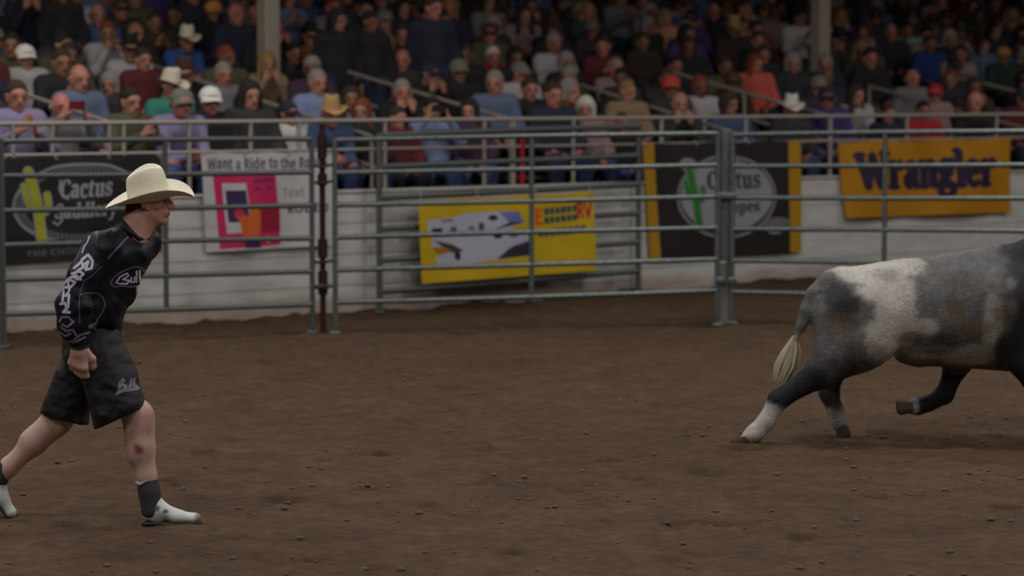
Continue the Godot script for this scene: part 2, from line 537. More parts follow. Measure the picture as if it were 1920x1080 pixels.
func build_fence() -> void:
	var zl := -21.5
	var zg := -22.75
	var zr := -23.6
	var l := upright_at(8, 640, zl)
	var g1 := upright_at(586, 610, zg)
	var g2 := upright_at(629, 610, zg - 0.02)
	var p1 := upright_at(1344, 600, zr)
	var p2 := upright_at(1372, 600, zr)
	var e := upright_at(1990, 580, -22.7)
	var far_left := l + (l - g1)
	panel("pipe_panel", "dark six rail pipe panel left of the leftmost fence post", far_left + Vector3(0, 0, 0.5), l + Vector3(-0.03, 0, 0.02), [0.30, 1.70], [0.28, 1.68], [0.0, 0.5, 1.0], M.pipe_dark)
	panel("pipe_panel", "six rail pipe panel behind the man in the cowboy hat", l, g1, [0.275, 1.672], [0.253, 1.667], [0.0, 0.513, 1.0], M.pipe_dark)
	panel("pipe_panel", "long six rail galvanised pipe panel in front of the yellow trailer banner", g2, p1, [0.268, 1.658], [0.307, 1.70], [0.0, 0.505, 1.0], M.pipe)
	panel("pipe_panel", "six rail galvanised pipe panel behind the bull", p2, e, [0.297, 1.69], [0.31, 1.735], [0.0, 0.47, 1.0], M.pipe)
	# rusty gate post with its collars, chain and latch
	var c := (g1 + g2) * 0.5 + Vector3(-0.01, 0, -0.03)
	var t := thing("gate_post", "rusty brown pipe post between the two grey gate uprights", "post", c)
	var b := MB.new()
	b.tube([Vector3(0, ground_height(c.x, c.z) - 0.02, 0), Vector3(0, 1.79, 0)], [0.026, 0.026], 12)
	part("pole", b.commit(), M.rust, t)
	for h in [[1.60, 0.20], [1.32, 0.10], [0.73, 0.16], [0.44, 0.19], [0.36, 0.05]]:
		var k := MB.new()
		k.tube([Vector3(0, h[0] - h[1] / 2, 0), Vector3(0, h[0] + h[1] / 2, 0)], [0.042, 0.042], 12)
		part("collar", k.commit(), M.rust, t)
	for h in [1.44, 1.30, 0.62, 0.40]:
		var k := MB.new()
		k.tube([Vector3(-0.09, h, 0.03), Vector3(0.0, h - 0.012, 0.045), Vector3(0.09, h + 0.01, 0.03)], [0.012, 0.012, 0.012], 8)
		part("hinge_pin", k.commit(), M.rust, t)
	# loop of chain round post and uprights
	for i in 18:
		var w := TAU * i / 18.0
		var k := MB.new()
		var o := Vector3(0.105 * cos(w), 0.42 - 0.02 * absf(cos(w)), 0.055 * sin(w))
		var tan := Vector3(-sin(w), 0, 0.5 * cos(w)).normalized()
		var up := Vector3.UP if i % 2 else tan.cross(Vector3.UP)
		var ps := []
		var rs := []
		for j in 9:
			var u := TAU * j / 8.0
			ps.append(o + tan * cos(u) * 0.022 + up * sin(u) * 0.012)
			rs.append(0.0045)
		k.tube(ps, rs, 5, false)
		part("chain_link", k.commit(), M.pipe_dark, t)
	# the wide post where two panels meet
	var q := (p1 + p2) * 0.5 + Vector3(0.01, 0, 0)
	var f := thing("fence_post", "wide grey square fence post where the two right hand pipe panels meet", "post", q)
	var gy := ground_height(q.x, q.z)
	var s := MB.new()
	s.box(Transform3D(Basis(), Vector3(0, 0.83 + gy / 2 - 0.02, -0.075)), Vector3(0.085, 1.86 - gy, 0.085), 0.008)
	part("shaft", s.commit(), M.pipe, f)
	var sl := MB.new()
	sl.box(Transform3D(Basis(), Vector3(0.0, 0.27 + gy / 2, -0.075)), Vector3(0.155, 0.58, 0.12), 0.01)
	part("sleeve", sl.commit(), M.post, f, "pale galvanised ground sleeve")
	for h in [1.15, 0.40]:
		var k := MB.new()
		k.box(Transform3D(Basis(), Vector3(0, h, 0)), Vector3(0.19, 0.05, 0.075), 0.008)
		part("clamp", k.commit(), M.pipe, f)
	var pin := MB.new()
	pin.tube([Vector3(0.01, 0.32, 0.05), Vector3(0.01, 0.62, 0.05)], [0.011, 0.011], 8)
	part("latch_pin", pin.commit(), M.pipe_dark, f)
	# the gate panel that leans against the wall and carries the yellow trailer banner
	var dw := -0.16
	var a0 := on_wall(711, 430, dw)
	var b0 := on_wall(1197, 420, dw)
	var at := wp(a0.x, 0, dw)
	var bt := wp(b0.x, 0, dw)
	var hs := []
	for y in [[547, 285], [508, 262]]:
		var px := 711 if y[0] == 547 else 1197
		hs.append([on_wall(px, y[0], dw).y, on_wall(px, y[0], dw).y + 1.44])
	panel("livestock_gate", "dark six rail gate panel standing against the white wall behind the trailer banner", at, bt, hs[0], hs[1], [0.0, 1.0], M.pipe_dark, 0.03)
	var rp := on_wall(980, 300, -0.1)
	var red := MB.new()
	red.tube([Vector3(0, 0, 0), Vector3(0, 0.55, 0)], [0.03, 0.03], 10)
	red.tube([Vector3(0, -0.012, 0), Vector3(0, 0.0, 0)], [0.05, 0.05], 10)
	solo("red_post", red.commit(), M.red, "short red post on the wall top beside the long handrail's lower end", "post", wp(on_wall(979, 300, 0.06).x, 1.175, 0.06))

# ------------------------------------------------------------------ banners

# corners in pixels: top left, top right, bottom right, bottom left; d metres behind the wall face (negative: before it)
func banner(called: String, label: String, cs: Array, d: float, p: Print, wave: float, sd: float, rough := 0.55) -> void:
	var q := []
	for c in cs: q.append(on_wall(c.x, c.y, d))
	var o := wp(q[0].x, 0, d)
	var b := MB.new()
	b.sheet(func(u, v):
		var top: Vector2 = q[0].lerp(q[1], u)
		var low: Vector2 = q[3].lerp(q[2], u)
		var e: Vector2 = top.lerp(low, v)
		var sag = -0.02 * wave * absf(sin(u * 9.0 + sd)) * (1.0 - v)
		var out = 0.012 * wave * (sin(u * 11.0 + v * 3.0 + sd) + 0.7 * sin(u * 23.0 - v * 5.0 + sd * 2.0) * (1.0 - 0.5 * v)) + 0.02 * wave
		return wp(e.x, e.y + sag, d - out) - o, 48, 16, 0.003)
	var m := mat(Color.WHITE, rough)
	m.albedo_texture = p.texture()
	var t := thing(called, label, "banner", o)
	part("sheet", b.commit(), m, t)
	for u in [0.02, 0.33, 0.66, 0.98]:
		var e: Vector2 = q[0].lerp(q[1], u)
		var g := MB.new()
		var c := wp(e.x, e.y - 0.02, d - 0.012 * wave) - o
		var ps := []
		var rs := []
		for j in 9:
			ps.append(c + U * cos(TAU * j / 8) * 0.014 + Vector3.UP * sin(TAU * j / 8) * 0.014 + N * 0.012)
			rs.append(0.003)
		g.tube(ps, rs, 5, false)
		g.tube([c + N * 0.014, wp(e.x, maxf(e.y + 0.02, 1.16), d + 0.02) - o], [0.004, 0.004], 5)
		part("grommet_tie", g.commit(), M.rail, t)

func build_banners() -> void:
	var ink := Color(0.07, 0.065, 0.07)
	var pale := Color(0.50, 0.50, 0.52)
	# black banner with the cactus oval
	var p := Print.new(Vector2(300, 200), Vector2(2, 292), 3.4, Color(0.095, 0.09, 0.095))
	p.oval(Vector2(150, 383), Vector2(131, 79), pale)
	p.oval(Vector2(150, 383), Vector2(124, 73), Color(0.2, 0.2, 0.21))
	for i in 90:
		var w := TAU * i / 90
		p.line([Vector2(150 + cos(w) * 122, 383 + sin(w) * 71), Vector2(150 + cos(w + 0.05) * 110, 383 + sin(w + 0.05) * 62)], 1.5, pale)
	p.oval(Vector2(150, 383), Vector2(108, 60), ink)
	p.rect(30, 452, 120, 470, Color(0.095, 0.09, 0.095))
	for w in [[13.0, pale], [8.0, Color(0.60, 0.60, 0.12)]]:
		p.line([Vector2(49, 318), Vector2(58, 345), Vector2(66, 380), Vector2(70, 410), Vector2(74, 448)], w[0] + 9, w[1])
		p.line([Vector2(40, 345), Vector2(46, 370), Vector2(52, 385), Vector2(64, 390)], w[0] + 2, w[1])
		p.line([Vector2(85, 365), Vector2(88, 385), Vector2(82, 398), Vector2(70, 402)], w[0] + 3, w[1])
	p.text("Cactus", "Droid Serif", Rect2(108, 337, 96, 36), Color(0.56, 0.56, 0.58), 0.1, 700)
	p.text("Saddlery", "Droid Serif", Rect2(98, 382, 116, 38), Color(0.56, 0.56, 0.58), 0.1, 700)
	p.line([Vector2(110, 338), Vector2(107, 355), Vector2(113, 370), Vector2(124, 374)], 3.5, Color(0.56, 0.56, 0.58))
	p.line([Vector2(110, 400), Vector2(112, 415), Vector2(104, 424), Vector2(96, 418)], 3.5, Color(0.56, 0.56, 0.58))
	p.text("THE CHOICE OF", "Droid Sans", Rect2(46, 469, 150, 12), Color(0.33, 0.33, 0.36), 0.0, 700)
	banner("banner", "black banner with a green cactus in a pale oval behind the man", [Vector2(2, 294), Vector2(301, 288), Vector2(301, 472), Vector2(4, 497)], -0.03, p, 0.6, 0.3)
	# white banner with the pink poster
	var white := Color(0.72, 0.71, 0.72)
	var pink := Color(0.74, 0.12, 0.33)
	p = Print.new(Vector2(247, 190), Vector2(375, 283), 4.0, white)
	p.text("Want a Ride to the Rodeo", "Droid Sans", Rect2(386, 291, 226, 24), Color(0.33, 0.32, 0.36), 0.0, 700)
	p.poly([Vector2(396, 327), Vector2(511, 325), Vector2(519, 466), Vector2(400, 469)], pink)
	p.poly([Vector2(481, 388), Vector2(518, 386), Vector2(519, 440), Vector2(481, 440)], Color(0.58, 0.05, 0.20))
	p.poly([Vector2(412, 342), Vector2(456, 341), Vector2(462, 438), Vector2(416, 439)], white)
	p.poly([Vector2(418, 356), Vector2(455, 355), Vector2(458, 418), Vector2(420, 418)], Color(0.20, 0.12, 0.30))
	p.poly([Vector2(452, 470), Vector2(446, 452), Vector2(440, 415), Vector2(432, 404), Vector2(440, 394), Vector2(456, 408), Vector2(460, 392), Vector2(478, 386), Vector2(480, 420), Vector2(476, 450), Vector2(478, 470)], Color(0.80, 0.38, 0.14))
	p.poly([Vector2(447, 450), Vector2(478, 449), Vector2(479, 469), Vector2(449, 469)], Color(0.22, 0.13, 0.34))
	p.poly([Vector2(430, 396), Vector2(444, 390), Vector2(452, 404), Vector2(438, 410)], Color(0.75, 0.16, 0.30))
	for r in [[470, 334, 506, 343], [470, 350, 482, 357], [492, 350, 506, 357]]: p.rect(r[0], r[1], r[2], r[3], Color(0.50, 0.10, 0.36))
	p.poly([Vector2(486, 452), Vector2(496, 447), Vector2(502, 456), Vector2(494, 462)], white)
	p.text("Text", "Droid Sans", Rect2(525, 353, 42, 19), Color(0.42, 0.39, 0.44), 0.0, 400)
	p.text("RODEO", "Droid Sans", Rect2(535, 386, 78, 18), Color(0.26, 0.23, 0.34), 0.0, 700)
	banner("banner", "white banner with a pink poster of a hand holding a phone", [Vector2(374, 286), Vector2(621, 283), Vector2(622, 460), Vector2(386, 473)], -0.03, p, 0.7, 1.7)
	# yellow trailer banner, hung on the gate panel
	var yel := Color(0.74, 0.62, 0.07)
	var tr := Color(0.66, 0.66, 0.73)
	var dk := Color(0.10, 0.10, 0.14)
	p = Print.new(Vector2(336, 170), Vector2(780, 366), 3.0, yel)
	p.poly([Vector2(795, 407), Vector2(845, 404), Vector2(868, 398), Vector2(890, 398), Vector2(935, 396), Vector2(966, 400), Vector2(976, 424), Vector2(958, 428), Vector2(950, 438), Vector2(985, 452), Vector2(992, 472), Vector2(988, 494), Vector2(900, 498), Vector2(860, 506), Vector2(812, 500), Vector2(806, 482), Vector2(826, 476), Vector2(800, 462), Vector2(803, 440), Vector2(794, 428)], tr)
	p.poly([Vector2(930, 397), Vector2(966, 400), Vector2(976, 424), Vector2(950, 424)], Color(0.42, 0.42, 0.66))
	p.rect(802, 424, 822, 440, dk)
	p.rect(838, 424, 850, 434, Color(0.35, 0.32, 0.38))
	p.rect(890, 418, 900, 434, Color(0.28, 0.27, 0.32))
	p.rect(872, 426, 882, 433, Color(0.34, 0.32, 0.4))
	p.oval(Vector2(918, 409), Vector2(9, 6), dk)
	p.rect(822, 408, 844, 412, Color(0.35, 0.38, 0.42))
	p.poly([Vector2(918, 434), Vector2(952, 428), Vector2(976, 424), Vector2(950, 420)], Color(0.18, 0.18, 0.24))
	p.oval(Vector2(925, 446), Vector2(9, 7), dk)
	p.oval(Vector2(956, 446), Vector2(11, 6), Color(0.2, 0.22, 0.28))
	p.poly([Vector2(804, 448), Vector2(840, 460), Vector2(862, 475), Vector2(840, 478), Vector2(820, 462)], Color(0.22, 0.20, 0.20))
	p.poly([Vector2(802, 462), Vector2(826, 464), Vector2(840, 476), Vector2(812, 478)], Color(0.62, 0.40, 0.16))
	p.oval(Vector2(849, 484), Vector2(6, 10), dk)
	p.poly([Vector2(945, 476), Vector2(972, 462), Vector2(994, 458), Vector2(990, 494), Vector2(920, 496)], Color(0.17, 0.15, 0.22))
	p.poly([Vector2(946, 460), Vector2(986, 452), Vector2(988, 462), Vector2(960, 470)], tr)
	p.text("E", "Droid Sans", Rect2(998, 396, 16, 34), Color(0.80, 0.30, 0.12), 0.0, 700)
	for y in [392, 411]:
		for i in 6: p.rect(1017 + i * 11, y + 3 - i * 0.5, 1026 + i * 11, y + 17 - i * 0.5, Color(0.16, 0.30, 0.30) if i % 3 else Color(0.18, 0.22, 0.32))
	p.text("RV", "Droid Sans", Rect2(1082, 388, 30, 34), Color(0.66, 0.14, 0.12), 0.0, 700)
	for i in 8: p.rect(1004 + i * 12, 440 - i * 0.4, 1013 + i * 12, 456 - i * 0.4, Color(0.20, 0.24, 0.34))
	banner("banner", "yellow banner with a picture of white camper trailers", [Vector2(781, 374), Vector2(1112, 358), Vector2(1115, 507), Vector2(790, 532)], -0.21, p, 0.7, 0.9)
	# black banner with yellow edges
	p = Print.new(Vector2(296, 215), Vector2(1204, 267), 3.4, Color(0.115, 0.10, 0.105))
	var gold := Color(0.66, 0.49, 0.06)
	p.rect(1204, 267, 1224, 482, gold)
	p.rect(1476, 267, 1500, 482, gold)
	p.oval(Vector2(1355, 370), Vector2(95, 79), pale)
	p.oval(Vector2(1355, 370), Vector2(91, 74), Color(0.2, 0.19, 0.2))
	p.oval(Vector2(1355, 368), Vector2(88, 68), Color(0.55, 0.55, 0.57))
	p.oval(Vector2(1284, 306), Vector2(16, 12), pale)
	p.rect(1250, 444, 1300, 452, Color(0.115, 0.10, 0.105))
	for w in [[5.0, pale], [0.0, Color(0.14, 0.45, 0.17)]]:
		p.line([Vector2(1287, 318), Vector2(1291, 350), Vector2(1296, 385), Vector2(1299, 424)], 13 + w[0], w[1])
		p.line([Vector2(1277, 340), Vector2(1281, 358), Vector2(1292, 364)], 9 + w[0], w[1])
		p.line([Vector2(1309, 352), Vector2(1310, 370), Vector2(1298, 380)], 9 + w[0], w[1])
	p.text("Cactus", "Droid Serif", Rect2(1318, 322, 102, 34), Color(0.17, 0.16, 0.18), 0.0, 700)
	p.text("Ropes", "Droid Serif", Rect2(1346, 379, 72, 28), Color(0.17, 0.16, 0.18), 0.0, 700)
	p.oval(Vector2(1450, 424), Vector2(28, 11), Color(0.40, 0.40, 0.42))
	p.oval(Vector2(1446, 440), Vector2(14, 5), pale)
	banner("banner", "black banner with yellow side edges and a green cactus in a white oval", [Vector2(1204, 269), Vector2(1499, 262), Vector2(1502, 472), Vector2(1218, 488)], -0.03, p, 0.5, 2.4)
	# plain yellow banner with dark lettering
	p = Print.new(Vector2(324, 146), Vector2(1570, 262), 3.2, Color(0.70, 0.48, 0.05))
	p.text("Wrangler", "Droid Serif", Rect2(1598, 281, 262, 94), Color(0.17, 0.12, 0.24), 0.0, 900)
	banner("banner", "plain yellow banner with big dark lettering at the right end of the wall", [Vector2(1568, 263), Vector2(1891, 257), Vector2(1893, 398), Vector2(1582, 409)], -0.03, p, 1.3, 4.1)

# ------------------------------------------------------------------ the bullfighter

const MS := 1.0 / 389.0

func J(x: float, y: float, z := 0.0) -> Vector3:
	return Vector3((x - 270.0) * MS, (978.0 - y) * MS, z)

# a hand: wrist, towards the knuckles, back of the hand, thumb side; curl 0 flat .. 1 fist
func hand(m: MB, w: Vector3, fwd: Vector3, back: Vector3, thumb: Vector3, size: float, curl: float, cell: float, paint = null) -> void:
	var f := Flesh.new(0.006, cell)
	fwd = fwd.normalized()
	back = back.normalized()
	thumb = thumb.normalized()
	var kn := w + fwd * 0.085 * size
	f.bone(w, w + fwd * 0.03 * size, 0.023 * size, 0.024 * size, thumb, 1.25)
	for i in 4:
		f.bone(w + fwd * 0.022 * size + thumb * (0.018 - 0.012 * i) * size, kn + thumb * (0.029 - 0.0195 * i) * size - fwd * (0.004 * i * i * 0.4) * size, 0.014 * size, 0.0115 * size)
	for i in 4:
		var ln: float = [0.9, 1.0, 0.94, 0.75][i]
		var p := kn + thumb * (0.030 - 0.0205 * i) * size - fwd * (0.004 * i * i * 0.4) * size
		var a := curl * (1.1 + 0.08 * i)
		var r := 0.0098 * size
		for seg in [0.043, 0.028, 0.022]:
			var dir := fwd * cos(a) - back * sin(a)
			var q: Vector3 = p + dir * seg * ln * size
			f.bone(p, q, r, r * 0.9)
			p = q
			r *= 0.92
			a += curl * (1.25 if seg > 0.03 else 0.9)
	var t0 := w + fwd * 0.018 * size + thumb * 0.024 * size
	var t1 := t0 + (fwd * 0.75 + thumb * 0.62 - back * 0.35).normalized() * 0.042 * size
	var t2 := t1 + (fwd * 0.9 + thumb * (0.25 - 0.4 * curl) - back * 0.5 * (0.3 + curl)).normalized() * 0.032 * size
	var t3 := t2 + (fwd * 0.85 - thumb * 0.4 * curl - back * 0.6 * curl).normalized() * 0.026 * size
	f.chain([t0, t1, t2, t3], [0.0145 * size, 0.012 * size, 0.0105 * size, 0.0088 * size])
	f.into(m, paint)

func skin_like(n: FastNoiseLite, base: Color, amount: float) -> Callable:
	return func(p, _q): return base * (1.0 + amount * n.get_noise_3d(p.x * 30, p.y * 30, p.z * 30))

func cowboy_hat(parent: Node3D, at: Transform3D, length: float, straw: Material, shade: Material, detail := 1.0, curl := 1.0) -> Node3D:
	# x forwards, y up; length is brim length, front to back
	var h := Node3D.new()
	h.name = "cowboy_hat"
	h.transform = at
	parent.add_child(h, true)
	var k := length / 0.43
	var m := MB.new()
	var seg := int(28 * detail) + 8
	var crown := func(u, v):
		var w: float = TAU * u
		var c := cos(w)
		var s := sin(w)
		var up: float = v * PI * 0.5
		var wide := pow(maxf(cos(up), 0.0), 0.15)
		var top := 0.160 - 0.022 * (c - 0.35) * (c - 0.35)
		var hh := top * pow(sin(up), 0.85)
		hh -= 0.034 * smoothstep(0.75, 0.1, wide)
		var pinch := 1.0 - 0.30 * smoothstep(0.25, 0.8, v) * maxf(0.0, c) * absf(s)
		return Vector3(c * 0.102 * wide * (1.0 - 0.10 * maxf(0.0, c) * v), hh, s * 0.084 * wide * pinch) * k
	m.sheet(func(u, v): return crown.call(u, v), seg * 2, 16)
	for i in m.n.size():
		if m.n[i].dot(m.v[i] - Vector3(0, 0.06 * k, 0)) < 0: m.n[i] = -m.n[i]
	part("crown", m.commit(), straw, h)
	var b := MB.new()
	b.sheet(func(u, v):
		var w: float = TAU * u
		var c := cos(w)
		var s := sin(w)
		var r: float = lerpf(0.0, 1.0, v)
		var rx := lerpf(0.100, 0.215, r)
		var rz := lerpf(0.081, lerpf(0.19, 0.152, curl), r)
		var side := pow(absf(s), 1.25)
		var y := curl * 0.084 * side * (0.62 + 0.36 * c) * pow(r, 1.4) - 0.022 * (1.0 - side) * pow(r, 1.6)
		return Vector3(c * rx, y, s * rz) * k, seg * 2, 8, 0.004 * k)
	part("brim", b.commit(), straw, h)
	var t := MB.new()
	var ps := []
	var rs := []
	for i in seg + 1:
		var w := TAU * i / seg
		ps.append(Vector3(cos(w) * 0.1035, 0.008, sin(w) * 0.084) * k)
		rs.append(0.0035 * k)
	t.tube(ps, rs, 5, false)
	part("hat_band", t.commit(), shade, h)
	return h

func build_bullfighter() -> void:
	var root := on_floor(270, 976)
	root.y = ground_height(root.x, root.z)
	var t := thing("person", "man in straw cowboy hat, black jersey and shorts striding over the dirt", "person", root)
	var grain := FastNoiseLite.new()
	grain.frequency = 0.6
	var flesh := Color(0.50, 0.325, 0.27)
	var skin := mat(Color.WHITE, 0.55)
	skin.vertex_color_use_as_albedo = true
	skin.subsurf_scatter_enabled = true
	skin.subsurf_scatter_strength = 0.08
	var lat := Vector3(-0.40, 0, 0.917)      # his right side, turned a little to the camera
	var face := Vector3(0.985, 0.0, 0.17)
	# ---- body
	var m := MB.new()
	var f := Flesh.new(0.014, 0.012)
	f.bone(J(178, 625), J(222, 470), 0.085, 0.085, lat, 1.4)
	f.bone(J(192, 460, 0.16), J(270, 452, -0.16), 0.05, 0.05)
	f.chain([J(192, 462, 0.17), J(157, 556, 0.24), J(165, 634, 0.22)], [0.045, 0.038, 0.027])
	f.chain([J(268, 462, -0.17), J(196, 540, -0.23), J(171, 608, -0.2)], [0.045, 0.038, 0.027])
	f.bone(J(250, 452), J(272, 402), 0.062, 0.058)
	f.bone(J(178, 640, 0.09), J(262, 768, 0.10), 0.088, 0.062)
	f.bone(J(165, 640, -0.10), J(112, 778, -0.09), 0.088, 0.062)
	# near leg
	f.chain([J(264, 768, 0.10), J(271, 790, 0.10), J(272, 830, 0.10), J(281, 885, 0.10), J(286, 925, 0.10)], [0.0635, 0.059, 0.060, 0.044, 0.040])
	f.bone(J(262, 800, 0.10), J(263, 845, 0.10), 0.052, 0.05)
	f.blob(J(276, 770, 0.105), 0.045)
	# far leg
	f.chain([J(115, 775, -0.09), J(100, 795, -0.09), J(58, 832, -0.09), J(8, 880, -0.09), J(-14, 905, -0.09)], [0.062, 0.058, 0.055, 0.042, 0.038])
	f.bone(J(86, 800, -0.09), J(52, 828, -0.09), 0.055, 0.048)
	var scrape := J(271, 832, 0.165)
	var scr2 := J(266, 826, 0.165)
	f.into(m, func(p, _q):
		var c: Color = flesh * (1.0 + 0.10 * grain.get_noise_3d(p.x * 40, p.y * 40, p.z * 40))
		var d := minf((p - scrape).length() / 0.024, (p - scr2).length() / 0.016)
		if d < 1.5: c = c.lerp(Color(0.20, 0.022, 0.018), smoothstep(1.4, 0.5, d) * 0.9)
		var knee = (p - J(280, 770, 0.12)).length()
		if knee < 0.1: c = c.lerp(Color(0.36, 0.16, 0.13), 0.5 * smoothstep(0.1, 0.03, knee))
		return c)
	hand(m, J(167, 634, 0.225), Vector3(-0.10, -1.0, 0.0), Vector3(-0.25, -0.05, 0.95), Vector3(0.95, -0.1, 0.25), 1.25, 0.5, 0.0045, skin_like(grain, Color(0.50, 0.30, 0.25), 0.08))
	hand(m, J(170, 611, -0.2), Vector3(0.1, -1.0, 0.0), Vector3(0.2, 0, -0.95), Vector3(0.95, -0.1, -0.2), 1.05, 0.7, 0.006, skin_like(grain, flesh, 0.08))
	# ---- head, in profile; hz: across
	var H := func(x: float, y: float, z := 0.0) -> Vector3: return J(x, y) + lat * z * 0.4 + Vector3(0, 0, 1) * z * 0.6
	var h := Flesh.new(0.007, 0.0042)
	h.blob(J(285, 358), 0.084, Vector3(0, 0, 1), 0.86)
	h.blob(J(290, 360), 0.078, Vector3(0, 0, 1), 0.86)
	h.bone(J(292, 370), J(297, 390), 0.066, 0.050, Vector3(0, 0, 1), 0.92)
	h.bone(J(292, 392, 0.026), J(308, 404, 0.008), 0.024, 0.018)
	h.bone(J(292, 392, -0.026), J(308, 404, -0.008), 0.024, 0.018)
	h.bone(J(281, 392, 0.040), J(306, 407, 0.014), 0.012, 0.013)
	h.bone(J(281, 392, -0.040), J(306, 407, -0.014), 0.012, 0.013)
	h.blob(J(312, 408), 0.0145)                                     # chin
	h.bone(J(311, 360, 0.028), J(311, 360, -0.028), 0.022, 0.022)     # brow
	h.bone(J(309, 375, 0.034), J(303, 381, 0.042), 0.012, 0.012)
	h.bone(J(309, 375, -0.034), J(303, 381, -0.042), 0.012, 0.012)
	h.chain([J(318, 366), J(325, 375), J(331, 382)], [0.011, 0.010, 0.0105])   # nose
	h.blob(J(323, 382, 0.011), 0.0085)
	h.blob(J(323, 382, -0.011), 0.0085)
	h.bone(J(317, 391, 0.014), J(317, 391, -0.014), 0.012, 0.012)
	h.bone(J(319.5, 392.5, 0.012), J(319.5, 392.5, -0.012), 0.0075, 0.0075)   # lips
	h.bone(J(318.5, 397.5, 0.011), J(318.5, 397.5, -0.011), 0.0078, 0.0078)
	h.bone(J(268, 388), J(262, 412), 0.058, 0.062, Vector3(0, 0, 1), 0.95)
	h.bone(J(262, 410), J(254, 440), 0.060, 0.066, Vector3(0, 0, 1), 1.05)
	h.bone(J(285, 396), J(268, 436), 0.050, 0.046)
	h.bone(J(302, 402), J(276, 424), 0.030, 0.036)
	for s in [1.0, -1.0]:
		h.bone(J(281, 371, 0.076 * s), J(284, 384, 0.070 * s), 0.009, 0.006, Vector3(1, 0, 0), 1.7)
		h.bone(J(277, 369, 0.082 * s), J(278, 379, 0.082 * s), 0.004, 0.004)
		h.dent(J(319, 371, 0.034 * s), 0.013, 0.012)
		h.blob(J(313, 371.5, 0.031 * s), 0.0125)
		h.dent(J(322, 386, 0.020 * s), 0.006, 0.006)
		h.dent(J(283, 377, 0.090 * s), 0.008, 0.010)
		h.dent(J(303, 392, 0.052 * s), 0.016, 0.006)
	for z in [-0.02, -0.01, 0.0, 0.01, 0.02]:
		h.dent(J(322 - absf(z) * 150, 395.4, z), 0.0045, 0.006)
		h.dent(J(320 - absf(z) * 150, 402.5, z), 0.006, 0.004)
	var hm := MB.new()
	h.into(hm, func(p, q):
		var c: Color = flesh * Color(1.22, 1.06, 1.02) * (1.0 + 0.08 * grain.get_noise_3d(p.x * 50, p.y * 50, p.z * 50))  # head skin painted lighter than the body to offset the brim's shade
		var e := minf((p - J(317, 371.5, 0.033)).length(), (p - J(317, 371.5, -0.033)).length())
		if e < 0.012: c = c.lerp(Color(0.05, 0.035, 0.03), smoothstep(0.012, 0.006, e))
		var b := minf((p - J(317, 364, 0.027)).length(), (p - J(317, 364, -0.027)).length())
		if b < 0.014: c = c.lerp(Color(0.10, 0.06, 0.045), 0.6 * smoothstep(0.014, 0.006, b))
		var l = (p - J(321.5, 395, clampf(p.z, -0.014, 0.014))).length()
		if l < 0.013: c = c.lerp(Color(0.36, 0.13, 0.11), 0.7 * smoothstep(0.013, 0.006, l))
		var beard := smoothstep(386, 398, 978.0 - p.y / MS) * smoothstep(280, 290, p.x / MS + 270.0)
		c = c.lerp(c * Color(0.80, 0.76, 0.76), beard * 0.7)
		return c)
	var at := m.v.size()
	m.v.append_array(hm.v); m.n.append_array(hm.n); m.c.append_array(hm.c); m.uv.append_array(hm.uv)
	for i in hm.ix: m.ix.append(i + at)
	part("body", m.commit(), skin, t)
	# ---- hair, cropped dark at the back
	var hr := Flesh.new(0.006, 0.006)
	hr.blob(J(281, 360), 0.086, Vector3(0, 0, 1), 0.90)
	hr.bone(J(267, 374), J(263, 388), 0.060, 0.056, Vector3(0, 0, 1), 0.95)
	hr.bone(J(291, 362, 0.066), J(290, 374, 0.068), 0.013, 0.010)
	hr.bone(J(291, 362, -0.066), J(290, 374, -0.068), 0.013, 0.010)
	hr.cut(J(279, 372), Vector3(0.93, -0.30, 0), 0.09)
	hr.cut(J(262, 394), Vector3(0.18, -1, 0), 0.06)
	hr.cut(J(270, 367), Vector3(-0.13, 1, 0.17), 0.2)
	var hm2 := MB.new()
	hr.into(hm2)
	part("hair", hm2.commit(), mat(Color(0.20, 0.145, 0.12), 0.8), t, "short dark hair below the hat")
	# ---- jersey, printed
	var blank := Color(0.075, 0.075, 0.115)
	var pr := Print.new(Vector2(225, 272), Vector2(100, 390), 4.0, blank)
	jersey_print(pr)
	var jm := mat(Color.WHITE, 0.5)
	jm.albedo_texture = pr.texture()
	jm.metallic_specular = 0.35
	var folds := noise_map(0.011, 3, 256, Color.BLACK, Color.WHITE, 52)
	jm.heightmap_enabled = true
	jm.heightmap_texture = folds
	jm.heightmap_scale = 2.2
	jm.roughness = 0.5
	var j := MB.new()
	var jf := Flesh.new(0.016, 0.0105)
	jf.bone(J(172, 600), J(196, 540), 0.118, 0.115, lat, 1.32)
	jf.bone(J(198, 540), J(236, 474), 0.115, 0.112, lat, 1.5)
	jf.bone(J(200, 452, 0.15), J(272, 448, -0.16), 0.068, 0.066)
	jf.bone(J(230, 452), J(248, 432), 0.085, 0.052, lat, 1.3)
	jf.chain([J(196, 460, 0.175), J(176, 505, 0.225), J(158, 555, 0.25), J(160, 590, 0.245), J(168, 632, 0.225)], [0.074, 0.070, 0.062, 0.060, 0.052])
	jf.chain([J(266, 460, -0.18), J(196, 540, -0.235), J(172, 604, -0.205)], [0.07, 0.058, 0.048])
	jf.bone(J(136, 603, 0.02), J(126, 608, 0.0), 0.035, 0.024)
	jf.bone(J(150, 606, 0.10), J(212, 606, 0.02), 0.05, 0.045)
	jf.bone(J(174, 606), J(184, 570), 0.132, 0.118, lat, 1.25)
	# creases of loose cloth
	for q in [[188, 520, 0.10, 176, 590, 0.16], [240, 500, 0.07, 215, 590, 0.10], [262, 470, 0.03, 240, 548, 0.02], [206, 480, 0.13, 190, 560, 0.14]]:
		jf.bone(J(q[0], q[1], q[2]), J(q[3], q[4], q[5]), 0.045, 0.05)
